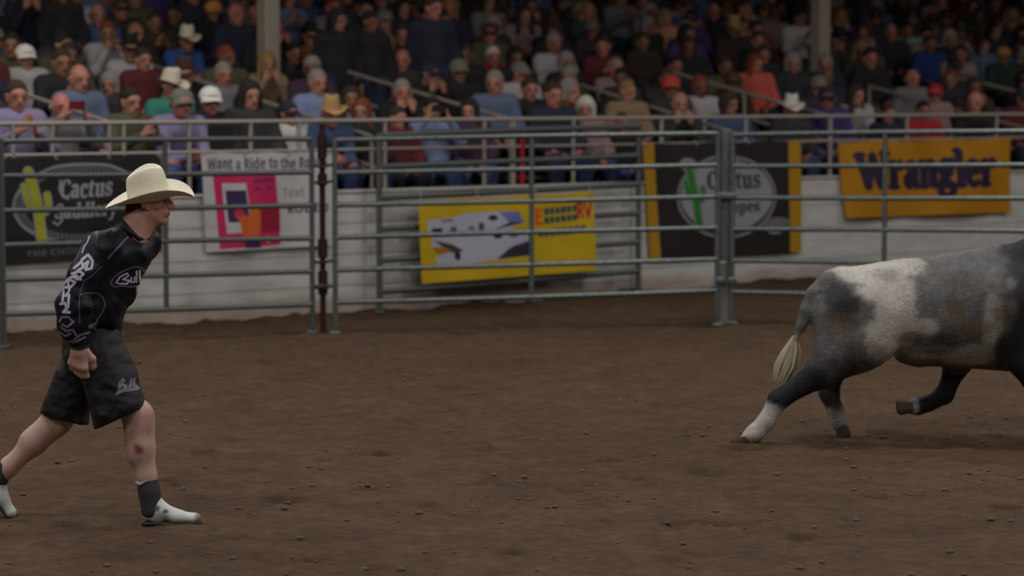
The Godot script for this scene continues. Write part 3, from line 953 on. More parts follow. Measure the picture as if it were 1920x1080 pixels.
	for q in [[138, 556, 0.27], [146, 575, 0.275], [142, 596, 0.27], [184, 560, 0.285], [152, 612, 0.26]]:
		jf.blob(J(q[0], q[1], q[2]), 0.03)
	jf.cut(J(168, 634, 0.225), Vector3(0.10, -1, 0), 0.09)
	jf.cut(J(171, 607, -0.205), Vector3(-0.3, -1, 0), 0.08)
	jf.cut(J(180, 624), Vector3(-0.05, -1, 0), 0.155)
	var stamp := func(p, q):
		if q.z < -0.05: return Vector2(0.985, 0.01)
		return Vector2((p.x / MS + 270.0 - 100.0) / 225.0, (978.0 - p.y / MS - 390.0) / 272.0)
	jf.into(j, null, stamp)
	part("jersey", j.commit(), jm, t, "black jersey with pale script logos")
	var co := MB.new()
	co.tube([J(239, 410, 0.02), J(244, 417, 0.066), J(256, 428, 0.076), J(268, 441, 0.055), J(282, 441, 0.01), J(290, 430, -0.045), J(272, 414, -0.075), J(250, 408, -0.06), J(240, 407, -0.02), J(239, 410, 0.02)], [0.014, 0.014, 0.013, 0.012, 0.012, 0.012, 0.013, 0.014, 0.014, 0.014], 8, false)
	part("collar", co.commit(), mat(Color(0.07, 0.07, 0.085), 0.8), t)
	var cu := MB.new()
	cu.tube([J(167, 622, 0.226), J(168, 638, 0.225)], [0.053, 0.048], 18)
	part("cuff", cu.commit(), mat(Color(0.07, 0.07, 0.085), 0.8), t)
	# ---- shorts
	var sp := Print.new(Vector2(220, 205), Vector2(70, 600), 3.0, Color(0.085, 0.083, 0.10))
	var lav := Color(0.45, 0.44, 0.50)
	var C2 := func(x: float, y: float) -> Vector2: return Vector2(80 + x / 5.4, 600 + y / 5.4)
	for s in [[[830, 680], [850, 620], [860, 560], [890, 530], [900, 550], [870, 590], [855, 640]], [[860, 590], [905, 590], [910, 620], [870, 650], [840, 655]], [[920, 600], [922, 640], [945, 640], [950, 595]], [[960, 540], [958, 640]], [[985, 540], [985, 640]], [[1000, 610], [1020, 640]], [[840, 670], [900, 650], [1020, 645]]]:
		var ps := []
		for q in s: ps.append(C2.call(q[0], q[1]))
		sp.line(ps, 3.6, lav)
	var sm := mat(Color.WHITE, 0.75)
	sm.albedo_texture = sp.texture()
	sm.heightmap_enabled = true
	sm.heightmap_texture = folds
	sm.heightmap_scale = 2.0
	var so := MB.new()
	var sf := Flesh.new(0.015, 0.0115)
	sf.bone(J(176, 600), J(176, 650), 0.130, 0.138, lat, 1.2)
	sf.bone(J(188, 650, 0.085), J(246, 774, 0.10), 0.122, 0.112)
	sf.bone(J(170, 650, -0.09), J(104, 790, -0.085), 0.118, 0.10)
	sf.bone(J(196, 632, 0.05), J(226, 700, 0.09), 0.085, 0.10)
	sf.bone(J(198, 700, 0.10), J(212, 790, 0.10), 0.08, 0.075)
	sf.bone(J(140, 715, -0.08), J(135, 800, -0.085), 0.065, 0.07)
	for q in [[225, 690, 0.175, 244, 750, 0.17], [180, 680, 0.17, 205, 760, 0.17], [120, 700, -0.02, 98, 760, -0.02]]:
		sf.bone(J(q[0], q[1], q[2]), J(q[3], q[4], q[5]), 0.035, 0.04)
	var hem := Vector3(38, -88, 0).normalized()
	sf.cut(J(240, 772, 0.10), Vector3(0.43, -0.90, 0), 0.22)
	sf.cut(J(104, 783, -0.085), Vector3(-0.27, -0.96, 0), 0.19)
	sf.cut(J(176, 600), Vector3(0, 1, 0), 0.2)
	sf.into(so, null, func(p, q):
		if q.z < 0.0: return Vector2(0.99, 0.01)
		return Vector2((p.x / MS + 270.0 - 70.0) / 220.0, (978.0 - p.y / MS - 600.0) / 205.0))
	part("shorts", so.commit(), sm, t, "black knee-length shorts with a pale script logo")
	# ---- socks and shoes
	var sock := mat(Color(0.20, 0.20, 0.22), 0.9)
	var mark := mat(Color(0.62, 0.62, 0.64), 0.8)
	var shoe := mat(Color(0.74, 0.76, 0.75), 0.6)
	var sole := mat(Color(0.20, 0.20, 0.21), 0.8)
	for s in 2:
		var k := MB.new()
		var kf := Flesh.new(0.008, 0.008)
		if s == 0:
			kf.chain([J(279, 876, 0.10), J(286, 915, 0.10), J(291, 950, 0.10)], [0.050, 0.050, 0.053])
			kf.cut(J(280, 880, 0.10), Vector3(-0.2, 1, 0), 0.09)
		else:
			kf.chain([J(6, 874, -0.09), J(-12, 900, -0.09), J(-24, 922, -0.09)], [0.047, 0.047, 0.048])
			kf.cut(J(4, 876, -0.09), Vector3(0.7, 0.7, 0), 0.09)
		kf.into(k)
		part("sock", k.commit(), sock, t)
		var h2 := MB.new()
		var hf := Flesh.new(0.010, 0.007)
		var so2 := MB.new()
		var X := func(x: float, y: float, z := 0.0) -> Vector3:
			if s == 0: return J(x, y, 0.10 + z)
			var r := Vector3((x - 366) * MS, (966 - y) * MS, 0).rotated(Vector3(0, 0, 1), -0.95)
			return J(8, 962, -0.09 + z) + r
		hf.bone(X.call(289, 958), X.call(300, 962), 0.042, 0.040)
		hf.bone(X.call(297, 936), X.call(304, 950), 0.036, 0.040)
		hf.bone(X.call(304, 948), X.call(340, 963), 0.036, 0.030, Vector3(0, 0, 1), 1.2)
		hf.bone(X.call(335, 963), X.call(370, 966), 0.030, 0.024, Vector3(0, 0, 1), 1.45)
		hf.blob(X.call(374, 966), 0.019, Vector3(0, 0, 1), 1.5)
		hf.cut(X.call(330, 973), X.call(330, 974) - X.call(330, 973), 0.3)
		hf.into(h2, func(p, _q):
			var q: Vector3 = p
			var c := Color(1, 1, 1)
			if s == 0:
				var px = p.x / MS + 270.0
				var py = 978.0 - p.y / MS
				if px > 368: c = c.lerp(Color(0.26, 0.19, 0.14), smoothstep(368, 378, px) * 0.9)
				for d in [[300, 944, 8], [284, 958, 7], [286, 970, 5], [318, 950, 5]]:
					var e := Vector2(px - d[0], (py - d[1]) * 1.3).length() / float(d[2])
					if e < 1.3: c = c.lerp(Color(0.2, 0.2, 0.22), smoothstep(1.3, 0.7, e))
			return c)
		var sc := shoe.duplicate()
		sc.vertex_color_use_as_albedo = true
		var sh := part("shoe", h2.commit(), sc, t)
		var sl := Flesh.new(0.006, 0.007)
		sl.bone(X.call(286, 974), X.call(318, 974), 0.040, 0.036, Vector3(0, 0, 1), 1.0)
		sl.bone(X.call(318, 974), X.call(374, 973), 0.034, 0.030, Vector3(0, 0, 1), 1.25)
		sl.cut(X.call(330, 971), X.call(330, 970) - X.call(330, 971), 0.3)
		sl.cut(X.call(330, 977.5), X.call(330, 978.5) - X.call(330, 977.5), 0.3)
		sl.into(so2)
		part("sole", so2.commit(), sole, sh)
		var la := MB.new()
		for i in 4:
			var x := 309.0 + 7.0 * i
			var y := 935.0 + 5.0 * i
			la.tube([X.call(x - 2, y + 3, 0.028), X.call(x + 1, y - 1, 0.0), X.call(x - 2, y + 3, -0.028)], [0.004, 0.004, 0.004], 5)
		part("lace", la.commit(), sole, sh)
		if s == 0:
			var lg := MB.new()
			var pts := [Vector2(263, 897), Vector2(272, 899), Vector2(284, 892)]
			var ps := []
			for q in pts: ps.append(J(q.x, q.y, 0.10 + sqrt(maxf(0.0, 0.0026 - pow((q.x - 281) * MS, 2.0)))))
			lg.tube(ps, [0.008, 0.009, 0.004], 6)
			part("sock_logo", lg.commit(), mark, t, "small white curved mark on the sock")
	# ---- hat
	var straw := mat(Color(0.99, 0.975, 0.925), 0.75)
	var wv := Image.create(256, 256, false, Image.FORMAT_RGB8)
	for y in 256:
		for x in 256:
			var a := 0.5 + 0.5 * sin((x + y) * TAU / 16.0)
			var b := 0.5 + 0.5 * sin((x - y) * TAU / 16.0)
			var c := 0.86 + 0.14 * minf(1.0, maxf(a, b) * 1.25)
			var big := 0.94 + 0.06 * sin((x + y) * TAU / 64.0) * sin((x - y) * TAU / 64.0)
			wv.set_pixel(x, y, Color(c * big, c * big * 0.99, c * big * 0.96))
	straw.albedo_texture = ImageTexture.create_from_image(wv)
	straw.uv1_triplanar = true
	straw.uv1_scale = Vector3.ONE * 11.0
	straw.backlight_enabled = true
	straw.backlight = Color(0.12, 0.10, 0.07)
	cowboy_hat(t, Transform3D(Basis(Vector3(0, 0, 1), deg_to_rad(7.5)) * Basis(Vector3(1, 0, 0), deg_to_rad(10.0)), J(286, 366)), 0.432, straw, mat(Color(0.62, 0.54, 0.40), 0.7))

func jersey_print(p: Print) -> void:
	var pale := Color(0.68, 0.67, 0.76)
	var mid := Color(0.36, 0.35, 0.44)
	var Q := func(s: Array) -> Array:
		var ps := []
		for q in s: ps.append(Vector2(100 + q[0] / 4.0, 390 + q[1] / 4.0))
		return ps
	# chest: script in an oval outline
	p.line(Q.call([[485, 530], [500, 490], [540, 455], [600, 425], [660, 408], [700, 425], [712, 470], [700, 525], [660, 558], [610, 560], [560, 548], [510, 555], [485, 530]]), 2.6, mid)
	for s in [[[520, 525], [550, 480], [600, 455], [608, 475], [570, 500]], [[570, 500], [612, 510], [596, 535], [535, 530]], [[625, 490], [622, 525], [642, 525], [646, 488]], [[662, 445], [655, 528]], [[682, 440], [676, 528]], [[690, 545], [650, 600]], [[660, 560], [655, 610]]]:
		p.line(Q.call(s), 3.0, pale)
	# pale shoulder lines
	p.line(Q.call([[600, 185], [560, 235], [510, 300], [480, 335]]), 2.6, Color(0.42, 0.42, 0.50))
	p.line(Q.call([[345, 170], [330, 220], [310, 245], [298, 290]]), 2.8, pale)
	# sleeve script, running down the arm
	for s in [[[300, 340], [345, 300], [380, 345], [375, 400], [335, 410], [350, 350], [310, 380]], [[245, 400], [300, 350], [320, 390], [270, 420]], [[230, 440], [290, 420], [320, 440], [280, 480], [240, 460]], [[160, 520], [200, 480], [260, 500], [220, 540], [180, 540]], [[215, 470], [265, 450], [300, 480]], [[200, 500], [215, 560], [190, 600]], [[155, 520], [170, 580], [165, 660]], [[215, 590], [210, 680], [170, 720], [220, 720]], [[150, 660], [185, 650], [200, 700]]]:
		p.line(Q.call(s), 4.8, pale)
	for s in [[[140, 790], [160, 755], [210, 755], [245, 790], [200, 830], [160, 810]], [[150, 830], [190, 860], [240, 850], [260, 890]], [[140, 870], [180, 900], [220, 880]], [[190, 950], [240, 930], [290, 890], [340, 880]], [[200, 945], [250, 945], [320, 910]], [[370, 870], [350, 830], [380, 820]], [[388, 890], [392, 940]]]:
		p.line(Q.call(s), 4.0, Color(0.48, 0.47, 0.56))
	# side panel outline
	p.line(Q.call([[440, 390], [380, 455], [325, 490], [300, 560], [290, 620], [290, 800]]), 2.0, Color(0.34, 0.34, 0.36))
	p.line(Q.call([[290, 600], [330, 580], [390, 590], [430, 625], [445, 680], [430, 730], [390, 790], [370, 850]]), 2.4, Color(0.36, 0.35, 0.42))
	for i in 5: p.line(Q.call([[320, 640 + i * 30], [400, 650 + i * 26]]), 1.4, Color(0.16, 0.16, 0.20))

# ------------------------------------------------------------------ the bull

const BS := 1.0 / 314.0

func B(x: float, y: float, z := 0.0) -> Vector3:
	return Vector3((x - 1640.0) * BS, (825.0 - y) * BS, z)

func build_bull() -> void:
	var root := on_floor(1640, 825)
	root.y = ground_height(root.x, root.z)
	var t := thing("bull", "grey and white mottled bull with dark legs galloping away to the right", "bull", root)
	var Z := Vector3(0, 0, 1)
	var f := Flesh.new(0.024, 0.017)
	# trunk
	f.bone(B(1618, 562), B(1680, 572), 0.175, 0.235, Z, 0.95)
	f.bone(B(1690, 578), B(1780, 582), 0.262, 0.295, Z, 0.86)
	f.bone(B(1780, 582), B(1875, 576), 0.295, 0.340, Z, 0.88)
	f.bone(B(1600, 524, 0.10), B(1655, 512, 0.10), 0.07, 0.06)          # hips
	f.bone(B(1600, 524, -0.10), B(1655, 512, -0.10), 0.07, 0.06)
	f.bone(B(1560, 528), B(1690, 515), 0.06, 0.075)                    # sacrum
	f.bone(B(1690, 512), B(1860, 486), 0.07, 0.085)                    # spine
	f.bone(B(1720, 650), B(1890, 656), 0.10, 0.12)                     # belly
	f.bone(B(1690, 668), B(1720, 672), 0.030, 0.035)                   # sheath
	f.blob(B(1640, 672, 0.0), 0.05)
	# near hind leg
	f.bone(B(1604, 572, 0.12), B(1600, 630, 0.15), 0.195, 0.185)
	f.bone(B(1562, 590, 0.12), B(1562, 645, 0.15), 0.135, 0.135)
	f.bone(B(1648, 585, 0.15), B(1640, 638, 0.17), 0.125, 0.10)
	f.bone(B(1594, 648, 0.15), B(1536, 690, 0.16), 0.140, 0.088)
	f.bone(B(1530, 694, 0.16), B(1458, 740, 0.16), 0.080, 0.054)
	f.chain([B(1450, 747, 0.16), B(1432, 782, 0.16), B(1408, 808, 0.16)], [0.050, 0.038, 0.042])
	f.bone(B(1408, 808, 0.16), B(1394, 820, 0.16), 0.040, 0.036)
	# far hind leg
	f.bone(B(1610, 590, -0.12), B(1600, 645, -0.14), 0.20, 0.17)
	f.bone(B(1596, 650, -0.14), B(1560, 704, -0.15), 0.14, 0.07)
	f.bone(B(1560, 708, -0.15), B(1562, 740, -0.15), 0.062, 0.046)
	f.chain([B(1556, 742, -0.15), B(1572, 775, -0.15), B(1580, 796, -0.15)], [0.046, 0.034, 0.038])
	f.bone(B(1580, 796, -0.15), B(1584, 806, -0.15), 0.036, 0.034)
	# far foreleg, folded back
	f.bone(B(1850, 620, -0.17), B(1802, 684, -0.16), 0.13, 0.074)
	f.bone(B(1800, 690, -0.16), B(1780, 742, -0.16), 0.066, 0.048)
	f.chain([B(1777, 748, -0.16), B(1750, 762, -0.16), B(1726, 768, -0.16)], [0.042, 0.030, 0.036])
	f.bone(B(1726, 768, -0.16), B(1716, 768, -0.16), 0.036, 0.036)
	# near foreleg, reaching forward
	f.bone(B(1890, 560, 0.17), B(1912, 660, 0.18), 0.21, 0.12)
	f.bone(B(1912, 660, 0.18), B(1946, 745, 0.18), 0.11, 0.062)
	f.chain([B(1946, 745, 0.18), B(1958, 790, 0.18), B(1966, 808, 0.18)], [0.06, 0.042, 0.046])
	# shoulders, hump, neck, head: outside the frame but there
	f.bone(B(1890, 545, -0.15), B(1905, 640, -0.16), 0.2, 0.14)
	f.bone(B(1895, 500), B(1950, 490), 0.13, 0.17, Z, 1.1)
	f.bone(B(1930, 570), B(1950, 620), 0.28, 0.22)
	f.bone(B(1950, 530), B(2040, 545), 0.24, 0.18)
	f.bone(B(2040, 545), B(2080, 560), 0.16, 0.13)
	f.bone(B(2080, 560), B(2150, 625), 0.115, 0.072)
	f.bone(B(2140, 622), B(2152, 628), 0.08, 0.075)
	f.bone(B(1960, 620), B(2040, 610), 0.08, 0.05)
	for s in [1.0, -1.0]:
		f.bone(B(2070, 548, 0.12 * s), B(2055, 556, 0.25 * s), 0.03, 0.012, Vector3(0, 1, 0), 1.6)
		f.blob(B(2098, 560, 0.09 * s), 0.025)
	# tail, bent over the haunch
	f.chain([B(1572, 514), B(1545, 524, 0.03), B(1520, 548, 0.06), B(1506, 578, 0.08), B(1496, 608, 0.08), B(1488, 636, 0.07)], [0.04, 0.034, 0.030, 0.024, 0.017, 0.012])
	var nz := FastNoiseLite.new()
	nz.frequency = 1.0
	nz.fractal_octaves = 4
	nz.seed = 12
	var m := MB.new()
	f.into(m, func(p, q):
		var x: float = p.x / BS + 1640.0
		var y: float = 825.0 - p.y / BS
		var n := nz.get_noise_3d(p.x * 5.0, p.y * 5.0, p.z * 5.0)
		var n2 := nz.get_noise_3d(p.x * 16.0 + 9.0, p.y * 16.0, p.z * 16.0)
		var grey := Color(0.156, 0.156, 0.157) * (1.0 + 0.30 * n + 0.28 * n2)
		var white := Color(0.55, 0.52, 0.485) * (1.0 + 0.10 * n2 + 0.12 * n)
		var dark := Color(0.022, 0.022, 0.028)
		var c := grey
		# each patch: middle, reach, how much
		for w in [[1645, 565, 66, 74, 1.0], [1635, 503, 85, 20, 1.0], [1655, 625, 48, 56, 0.95], [1600, 512, 40, 16, 0.9], [1805, 662, 52, 24, 0.9], [1842, 600, 18, 55, 0.6], [1722, 605, 26, 20, 0.75], [1730, 655, 60, 16, 0.55], [1700, 490, 30, 10, 0.7], [1880, 545, 14, 50, 0.4], [1660, 660, 26, 18, 0.8]]:
			var d := Vector2((x - w[0]) / w[2], (y - w[1]) / w[3]).length() + 0.35 * n + 0.18 * n2
			if d < 1.2: c = c.lerp(white, smoothstep(1.15, 0.7, d) * w[4])
		for w in [[1590, 578, 38, 34, 0.75], [1545, 690, 60, 40, 0.6], [1562, 556, 34, 42, 0.85], [1752, 640, 40, 26, 0.5], [1870, 640, 24, 30, 0.9], [1780, 620, 45, 26, 0.35], [1800, 545, 40, 40, 0.22], [1610, 655, 50, 26, 0.35]]:
			var d := Vector2((x - w[0]) / w[2], (y - w[1]) / w[3]).length() + 0.35 * n + 0.18 * n2
			if d < 1.2: c = c.lerp(dark * 1.4, smoothstep(1.15, 0.55, d) * w[4])
		# earth rubbed into the coat
		for w in [[1780, 575, 22, 30, 0.6], [1815, 605, 30, 20, 0.6], [1560, 600, 45, 26, 0.45], [1700, 625, 34, 12, 0.6], [1860, 565, 16, 60, 0.45], [1800, 520, 60, 18, 0.3], [1620, 640, 60, 30, 0.25]]:
			var d := Vector2((x - w[0]) / w[2], (y - w[1]) / w[3]).length() + 0.3 * n + 0.25 * n2
			if d < 1.2: c = c.lerp(Color(0.155, 0.105, 0.065), smoothstep(1.15, 0.5, d) * w[4])
		# dark front quarters and legs, pale below the hocks
		c = c.lerp(dark, smoothstep(1852, 1884, x + 20.0 * n + maxf(0.0, y - 600.0) * 0.12) * 0.94)
		if x < 1560 and y > 640 and x > 1330:
			c = c.lerp(dark, smoothstep(1548, 1520, x + 14.0 * n) * smoothstep(664, 690, y + 12.0 * n) * 0.95)
			c = c.lerp(white, smoothstep(742, 754, y + 6.0 * n - (x - 1440.0) * 0.35))
			c = c.lerp(Color(0.17, 0.115, 0.075), smoothstep(806, 820, y) * 0.8)
		if p.z < -0.05 and x < 1620 and y > 690:
			c = c.lerp(dark, smoothstep(690, 715, y) * 0.55)
			c = c.lerp(white * 0.75, smoothstep(764, 776, y + 8.0 * n2))
		if p.z < -0.05 and x > 1690 and x < 1850 and y > 660:
			c = c.lerp(dark, 0.95 * smoothstep(660, 690, y))
			c = c.lerp(white * 0.8, smoothstep(1732, 1722, x) * 0.9)
		if x < 1520 and y > 600 and y < 660 and p.z < 0.1: c = c.lerp(white, smoothstep(605, 640, y) * 0.8)
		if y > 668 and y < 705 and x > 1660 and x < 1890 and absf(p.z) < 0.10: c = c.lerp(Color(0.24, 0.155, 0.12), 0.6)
		c.a = 1.0
		return c)
	var coat := mat(Color.WHITE, 0.62)
	coat.vertex_color_use_as_albedo = true
	coat.albedo_texture = noise_map(0.05, 4, 256, Color(0.80, 0.80, 0.80), Color(1, 1, 1), 44)
	coat.uv1_triplanar = true
	coat.uv1_scale = Vector3.ONE * 2.5
	coat.heightmap_enabled = true
	coat.heightmap_texture = noise_map(0.06, 4, 256, Color.BLACK, Color.WHITE, 45)
	coat.heightmap_scale = 0.35
	coat.metallic_specular = 0.22
	part("body", m.commit(), coat, t)
	for s in [1.0, -1.0]:
		var ey := MB.new()
		ey.ball(B(2096, 566, 0.098 * s), Vector3.ONE * 0.019, 6)
		part("eye", ey.commit(), mat(Color(0.03, 0.02, 0.02), 0.15), t)
		var er := MB.new()
		er.tube([B(2064, 545, 0.11 * s), B(2056, 548, 0.18 * s), B(2050, 556, 0.25 * s)], [0.03, 0.05, 0.008], 8, true, Vector3(0, 1, 0), 0.3)
		part("ear", er.commit(), mat(Color(0.06, 0.06, 0.065), 0.8), t)
	# switch of the tail: strands
	var sw := MB.new()
	for i in 26:
		var a := TAU * i / 26.0
		var r := 0.006 + 0.018 * rng.randf()
		var o := Vector3(cos(a) * r, 0, sin(a) * r)
		var e := Vector3(cos(a) * (0.015 + r * 1.8), 0, sin(a) * 0.03)
		var l := rng.randf_range(0.75, 1.0)
		sw.tube([B(1487, 628, 0.05) + o * 0.4, B(1482, 655, 0.05) + o * 1.6 + e * 0.3, B(lerpf(1482, 1474, l), 655 + 30 * l, 0.05) + o + e, B(lerpf(1474, 1460, l), 684 + 32 * l, 0.05) + e * 0.9], [0.008, 0.013, 0.011, 0.002], 5)
	part("tail_switch", sw.commit(), mat(Color(0.66, 0.62, 0.53), 0.8), t, "cream tuft at the end of the tail")
	# cloven hooves: pointing direction, place
	var horn := mat(Color(0.24, 0.19, 0.16), 0.55)
	var muddy := mat(Color(0.22, 0.15, 0.125), 0.9)
	var k := 0
	for h in [[B(1396, 818, 0.16), Vector3(-0.86, -0.42, 0), muddy, 1.0], [B(1582, 800, -0.15), Vector3(0.25, -0.95, 0), horn, 0.9], [B(1716, 768, -0.16), Vector3(-0.98, -0.08, 0), mat(Color(0.30, 0.26, 0.20), 0.8), 0.95], [B(1967, 808, 0.18), Vector3(0.5, -0.85, 0), horn, 0.9]]:
		var hm := MB.new()
		var dir: Vector3 = h[1].normalized()
		for s in [1.0, -1.0]:
			var hf := Flesh.new(0.006, 0.009)
			var o: Vector3 = h[0] + Z * 0.024 * s
			hf.bone(o, o + dir * 0.075 * h[3], 0.026, 0.034, dir.cross(Z), 1.25)
			hf.cut(o + dir * 0.092 * h[3], dir, 0.12)
			hf.into(hm)
		part("hoof", hm.commit(), h[2], t)
		k += 1
	for s in [1.0, -1.0]:
		var hn := MB.new()
		hn.tube([B(2062, 528, 0.10 * s), B(2060, 520, 0.20 * s), B(2072, 502, 0.29 * s), B(2092, 486, 0.31 * s)], [0.035, 0.032, 0.024, 0.006], 10)
		part("horn", hn.commit(), mat(Color(0.55, 0.50, 0.42), 0.5), t)

# ------------------------------------------------------------------ the crowd

var poses := {}
var hairs := {}
var hat_cache := {}
var cloth_m := {}
var labels := {}

func project(p: Vector3) -> Vector2:
	var q := p - Vector3(0, EYE, 0)
	var y := q.y * cos(PITCH) + -q.z * sin(PITCH)
	var z := -(q.y * -sin(PITCH) + -q.z * cos(PITCH)) * -1.0
	return Vector2(960.0 + q.x / z * FOCAL, 540.0 - y / z * FOCAL)

const CLOTH := {
	"black": Color(0.09, 0.085, 0.09), "charcoal": Color(0.17, 0.165, 0.17), "navy": Color(0.11, 0.12, 0.20), "dark brown": Color(0.20, 0.14, 0.11), "maroon": Color(0.33, 0.09, 0.12),
	"grey": Color(0.42, 0.41, 0.42), "pale grey": Color(0.62, 0.60, 0.61), "white": Color(0.72, 0.70, 0.69), "denim blue": Color(0.22, 0.28, 0.42), "slate blue": Color(0.33, 0.38, 0.48), "light blue": Color(0.45, 0.50, 0.64),
	"royal blue": Color(0.13, 0.19, 0.44), "bright blue": Color(0.12, 0.26, 0.48), "olive": Color(0.27, 0.27, 0.19), "tan": Color(0.52, 0.43, 0.33), "red": Color(0.60, 0.10, 0.13), "coral": Color(0.76, 0.33, 0.28), "peach": Color(0.74, 0.50, 0.38),
	"plum": Color(0.23, 0.13, 0.22), "purple": Color(0.24, 0.15, 0.38), "mint": Color(0.48, 0.60, 0.52), "teal": Color(0.18, 0.45, 0.40), "lavender": Color(0.48, 0.45, 0.58), "dark green": Color(0.13, 0.19, 0.15), "dusty pink": Color(0.52, 0.42, 0.42), "rust": Color(0.46, 0.24, 0.14)}
const HAIR := {"brown": Color(0.20, 0.135, 0.095), "dark": Color(0.09, 0.07, 0.065), "grey": Color(0.50, 0.47, 0.45), "white": Color(0.72, 0.70, 0.67), "blonde": Color(0.52, 0.40, 0.25), "auburn": Color(0.42, 0.20, 0.09)}
const SKIN := [Color(0.62, 0.44, 0.37), Color(0.66, 0.45, 0.38), Color(0.55, 0.38, 0.30), Color(0.44, 0.29, 0.22), Color(0.66, 0.42, 0.37)]
const HATS := {"cream": Color(0.80, 0.77, 0.68), "white": Color(0.82, 0.81, 0.78), "straw": Color(0.70, 0.56, 0.34), "tan": Color(0.62, 0.46, 0.26), "grey": Color(0.40, 0.40, 0.37), "navy": Color(0.12, 0.13, 0.20), "black": Color(0.08, 0.08, 0.08), "orange red": Color(0.70, 0.24, 0.16), "brown": Color(0.26, 0.18, 0.13), "yellow": Color(0.76, 0.55, 0.22), "red": Color(0.62, 0.10, 0.14)}

func fabric(c: Color, rough := 0.85) -> StandardMaterial3D:
	if not cloth_m.has(c):
		var m := mat(c, rough)
		cloth_m[c] = m
	return cloth_m[c]

func plain_hand(m: MB, w: Vector3, fwd: Vector3, back: Vector3, curl: float) -> void:
	fwd = fwd.normalized()
	back = (back - fwd * back.dot(fwd)).normalized()
	var th := fwd.cross(back).normalized()
	m.tube([w - fwd * 0.01, w + fwd * 0.03, w + fwd * 0.085], [0.027, 0.038, 0.042], 7, true, th, 0.42)
	for i in 4:
		var o := w + fwd * 0.08 + th * (0.030 - 0.02 * i)
		var d1 := fwd * cos(curl) - back * sin(curl)
		var d2 := fwd * cos(curl * 2.1) - back * sin(curl * 2.1)
		var ln: float = [0.9, 1.0, 0.95, 0.75][i]
		m.tube([o, o + d1 * 0.045 * ln, o + (d1 * 0.045 + d2 * 0.045) * ln], [0.011, 0.010, 0.007], 5)
	var t := w + fwd * 0.02 + th * 0.03
	m.tube([t, t + (fwd + th * 0.7 - back * 0.3).normalized() * 0.045, t + (fwd * 1.7 + th * 0.6 - back * 0.8).normalized() * 0.08], [0.014, 0.012, 0.008], 5)

# joints of a pose: pelvis, chest, neck, head; right and left arm; right and left leg. Facing +z, seat at 0.43 m.
func pose_joints(kind: String) -> Dictionary:
	var d := {"pel": Vector3(0, 0.53, 0.0), "waist": Vector3(0, 0.72, 0.0), "chest": Vector3(0, 0.93, 0.01), "head": Vector3(0, 1.15, 0.04), "tilt": 0.08,
		"hip": 0.10, "knee": Vector3(0.15, 0.53, 0.43), "ankle": Vector3(0.14, 0.09, 0.38), "elbow": Vector3(0.25, 0.70, 0.10), "wrist": Vector3(0.12, 0.62, 0.34), "fwd": Vector3(-0.5, -0.25, 1), "back": Vector3(0, 1, 0.2), "curl": 0.3}
	match kind:
		"lean":
			d.merge({"waist": Vector3(0, 0.70, 0.06), "chest": Vector3(0, 0.88, 0.17), "head": Vector3(0, 1.09, 0.28), "tilt": 0.05, "elbow": Vector3(0.18, 0.60, 0.36), "wrist": Vector3(0.045, 0.66, 0.56), "fwd": Vector3(-0.8, 0.1, 0.6), "back": Vector3(0.5, 0.3, 0.8), "curl": 0.7}, true)
		"phone":
			d.merge({"elbow": Vector3(0.26, 0.84, 0.20), "wrist": Vector3(0.11, 1.08, 0.31), "fwd": Vector3(-0.35, 0.9, 0.15), "back": Vector3(0.9, 0.2, 0.4), "curl": 0.6}, true)
		"clap":
			d.merge({"elbow": Vector3(0.25, 0.74, 0.16), "wrist": Vector3(0.07, 0.88, 0.36), "fwd": Vector3(-0.35, 0.8, 0.35), "back": Vector3(0.9, 0.2, 0.2), "curl": 0.1}, true)
		"chin":
			d.merge({"waist": Vector3(0, 0.71, 0.03), "chest": Vector3(0, 0.90, 0.09), "head": Vector3(0, 1.12, 0.17), "elbow": Vector3(0.20, 0.72, 0.28), "wrist": Vector3(0.07, 0.96, 0.33), "fwd": Vector3(-0.3, 0.9, -0.1), "back": Vector3(0.2, 0.1, 1), "curl": 0.9}, true)
		"stand":
			d.merge({"pel": Vector3(0, 0.96, 0), "waist": Vector3(0, 1.12, 0), "chest": Vector3(0, 1.36, 0), "head": Vector3(0, 1.59, 0.04), "knee": Vector3(0.11, 0.52, 0.03), "ankle": Vector3(0.12, 0.09, -0.02), "elbow": Vector3(0.27, 1.10, -0.02), "wrist": Vector3(0.25, 0.86, 0.10), "fwd": Vector3(-0.1, -1, 0.2), "back": Vector3(1, 0, 0), "curl": 0.4}, true)
	return d

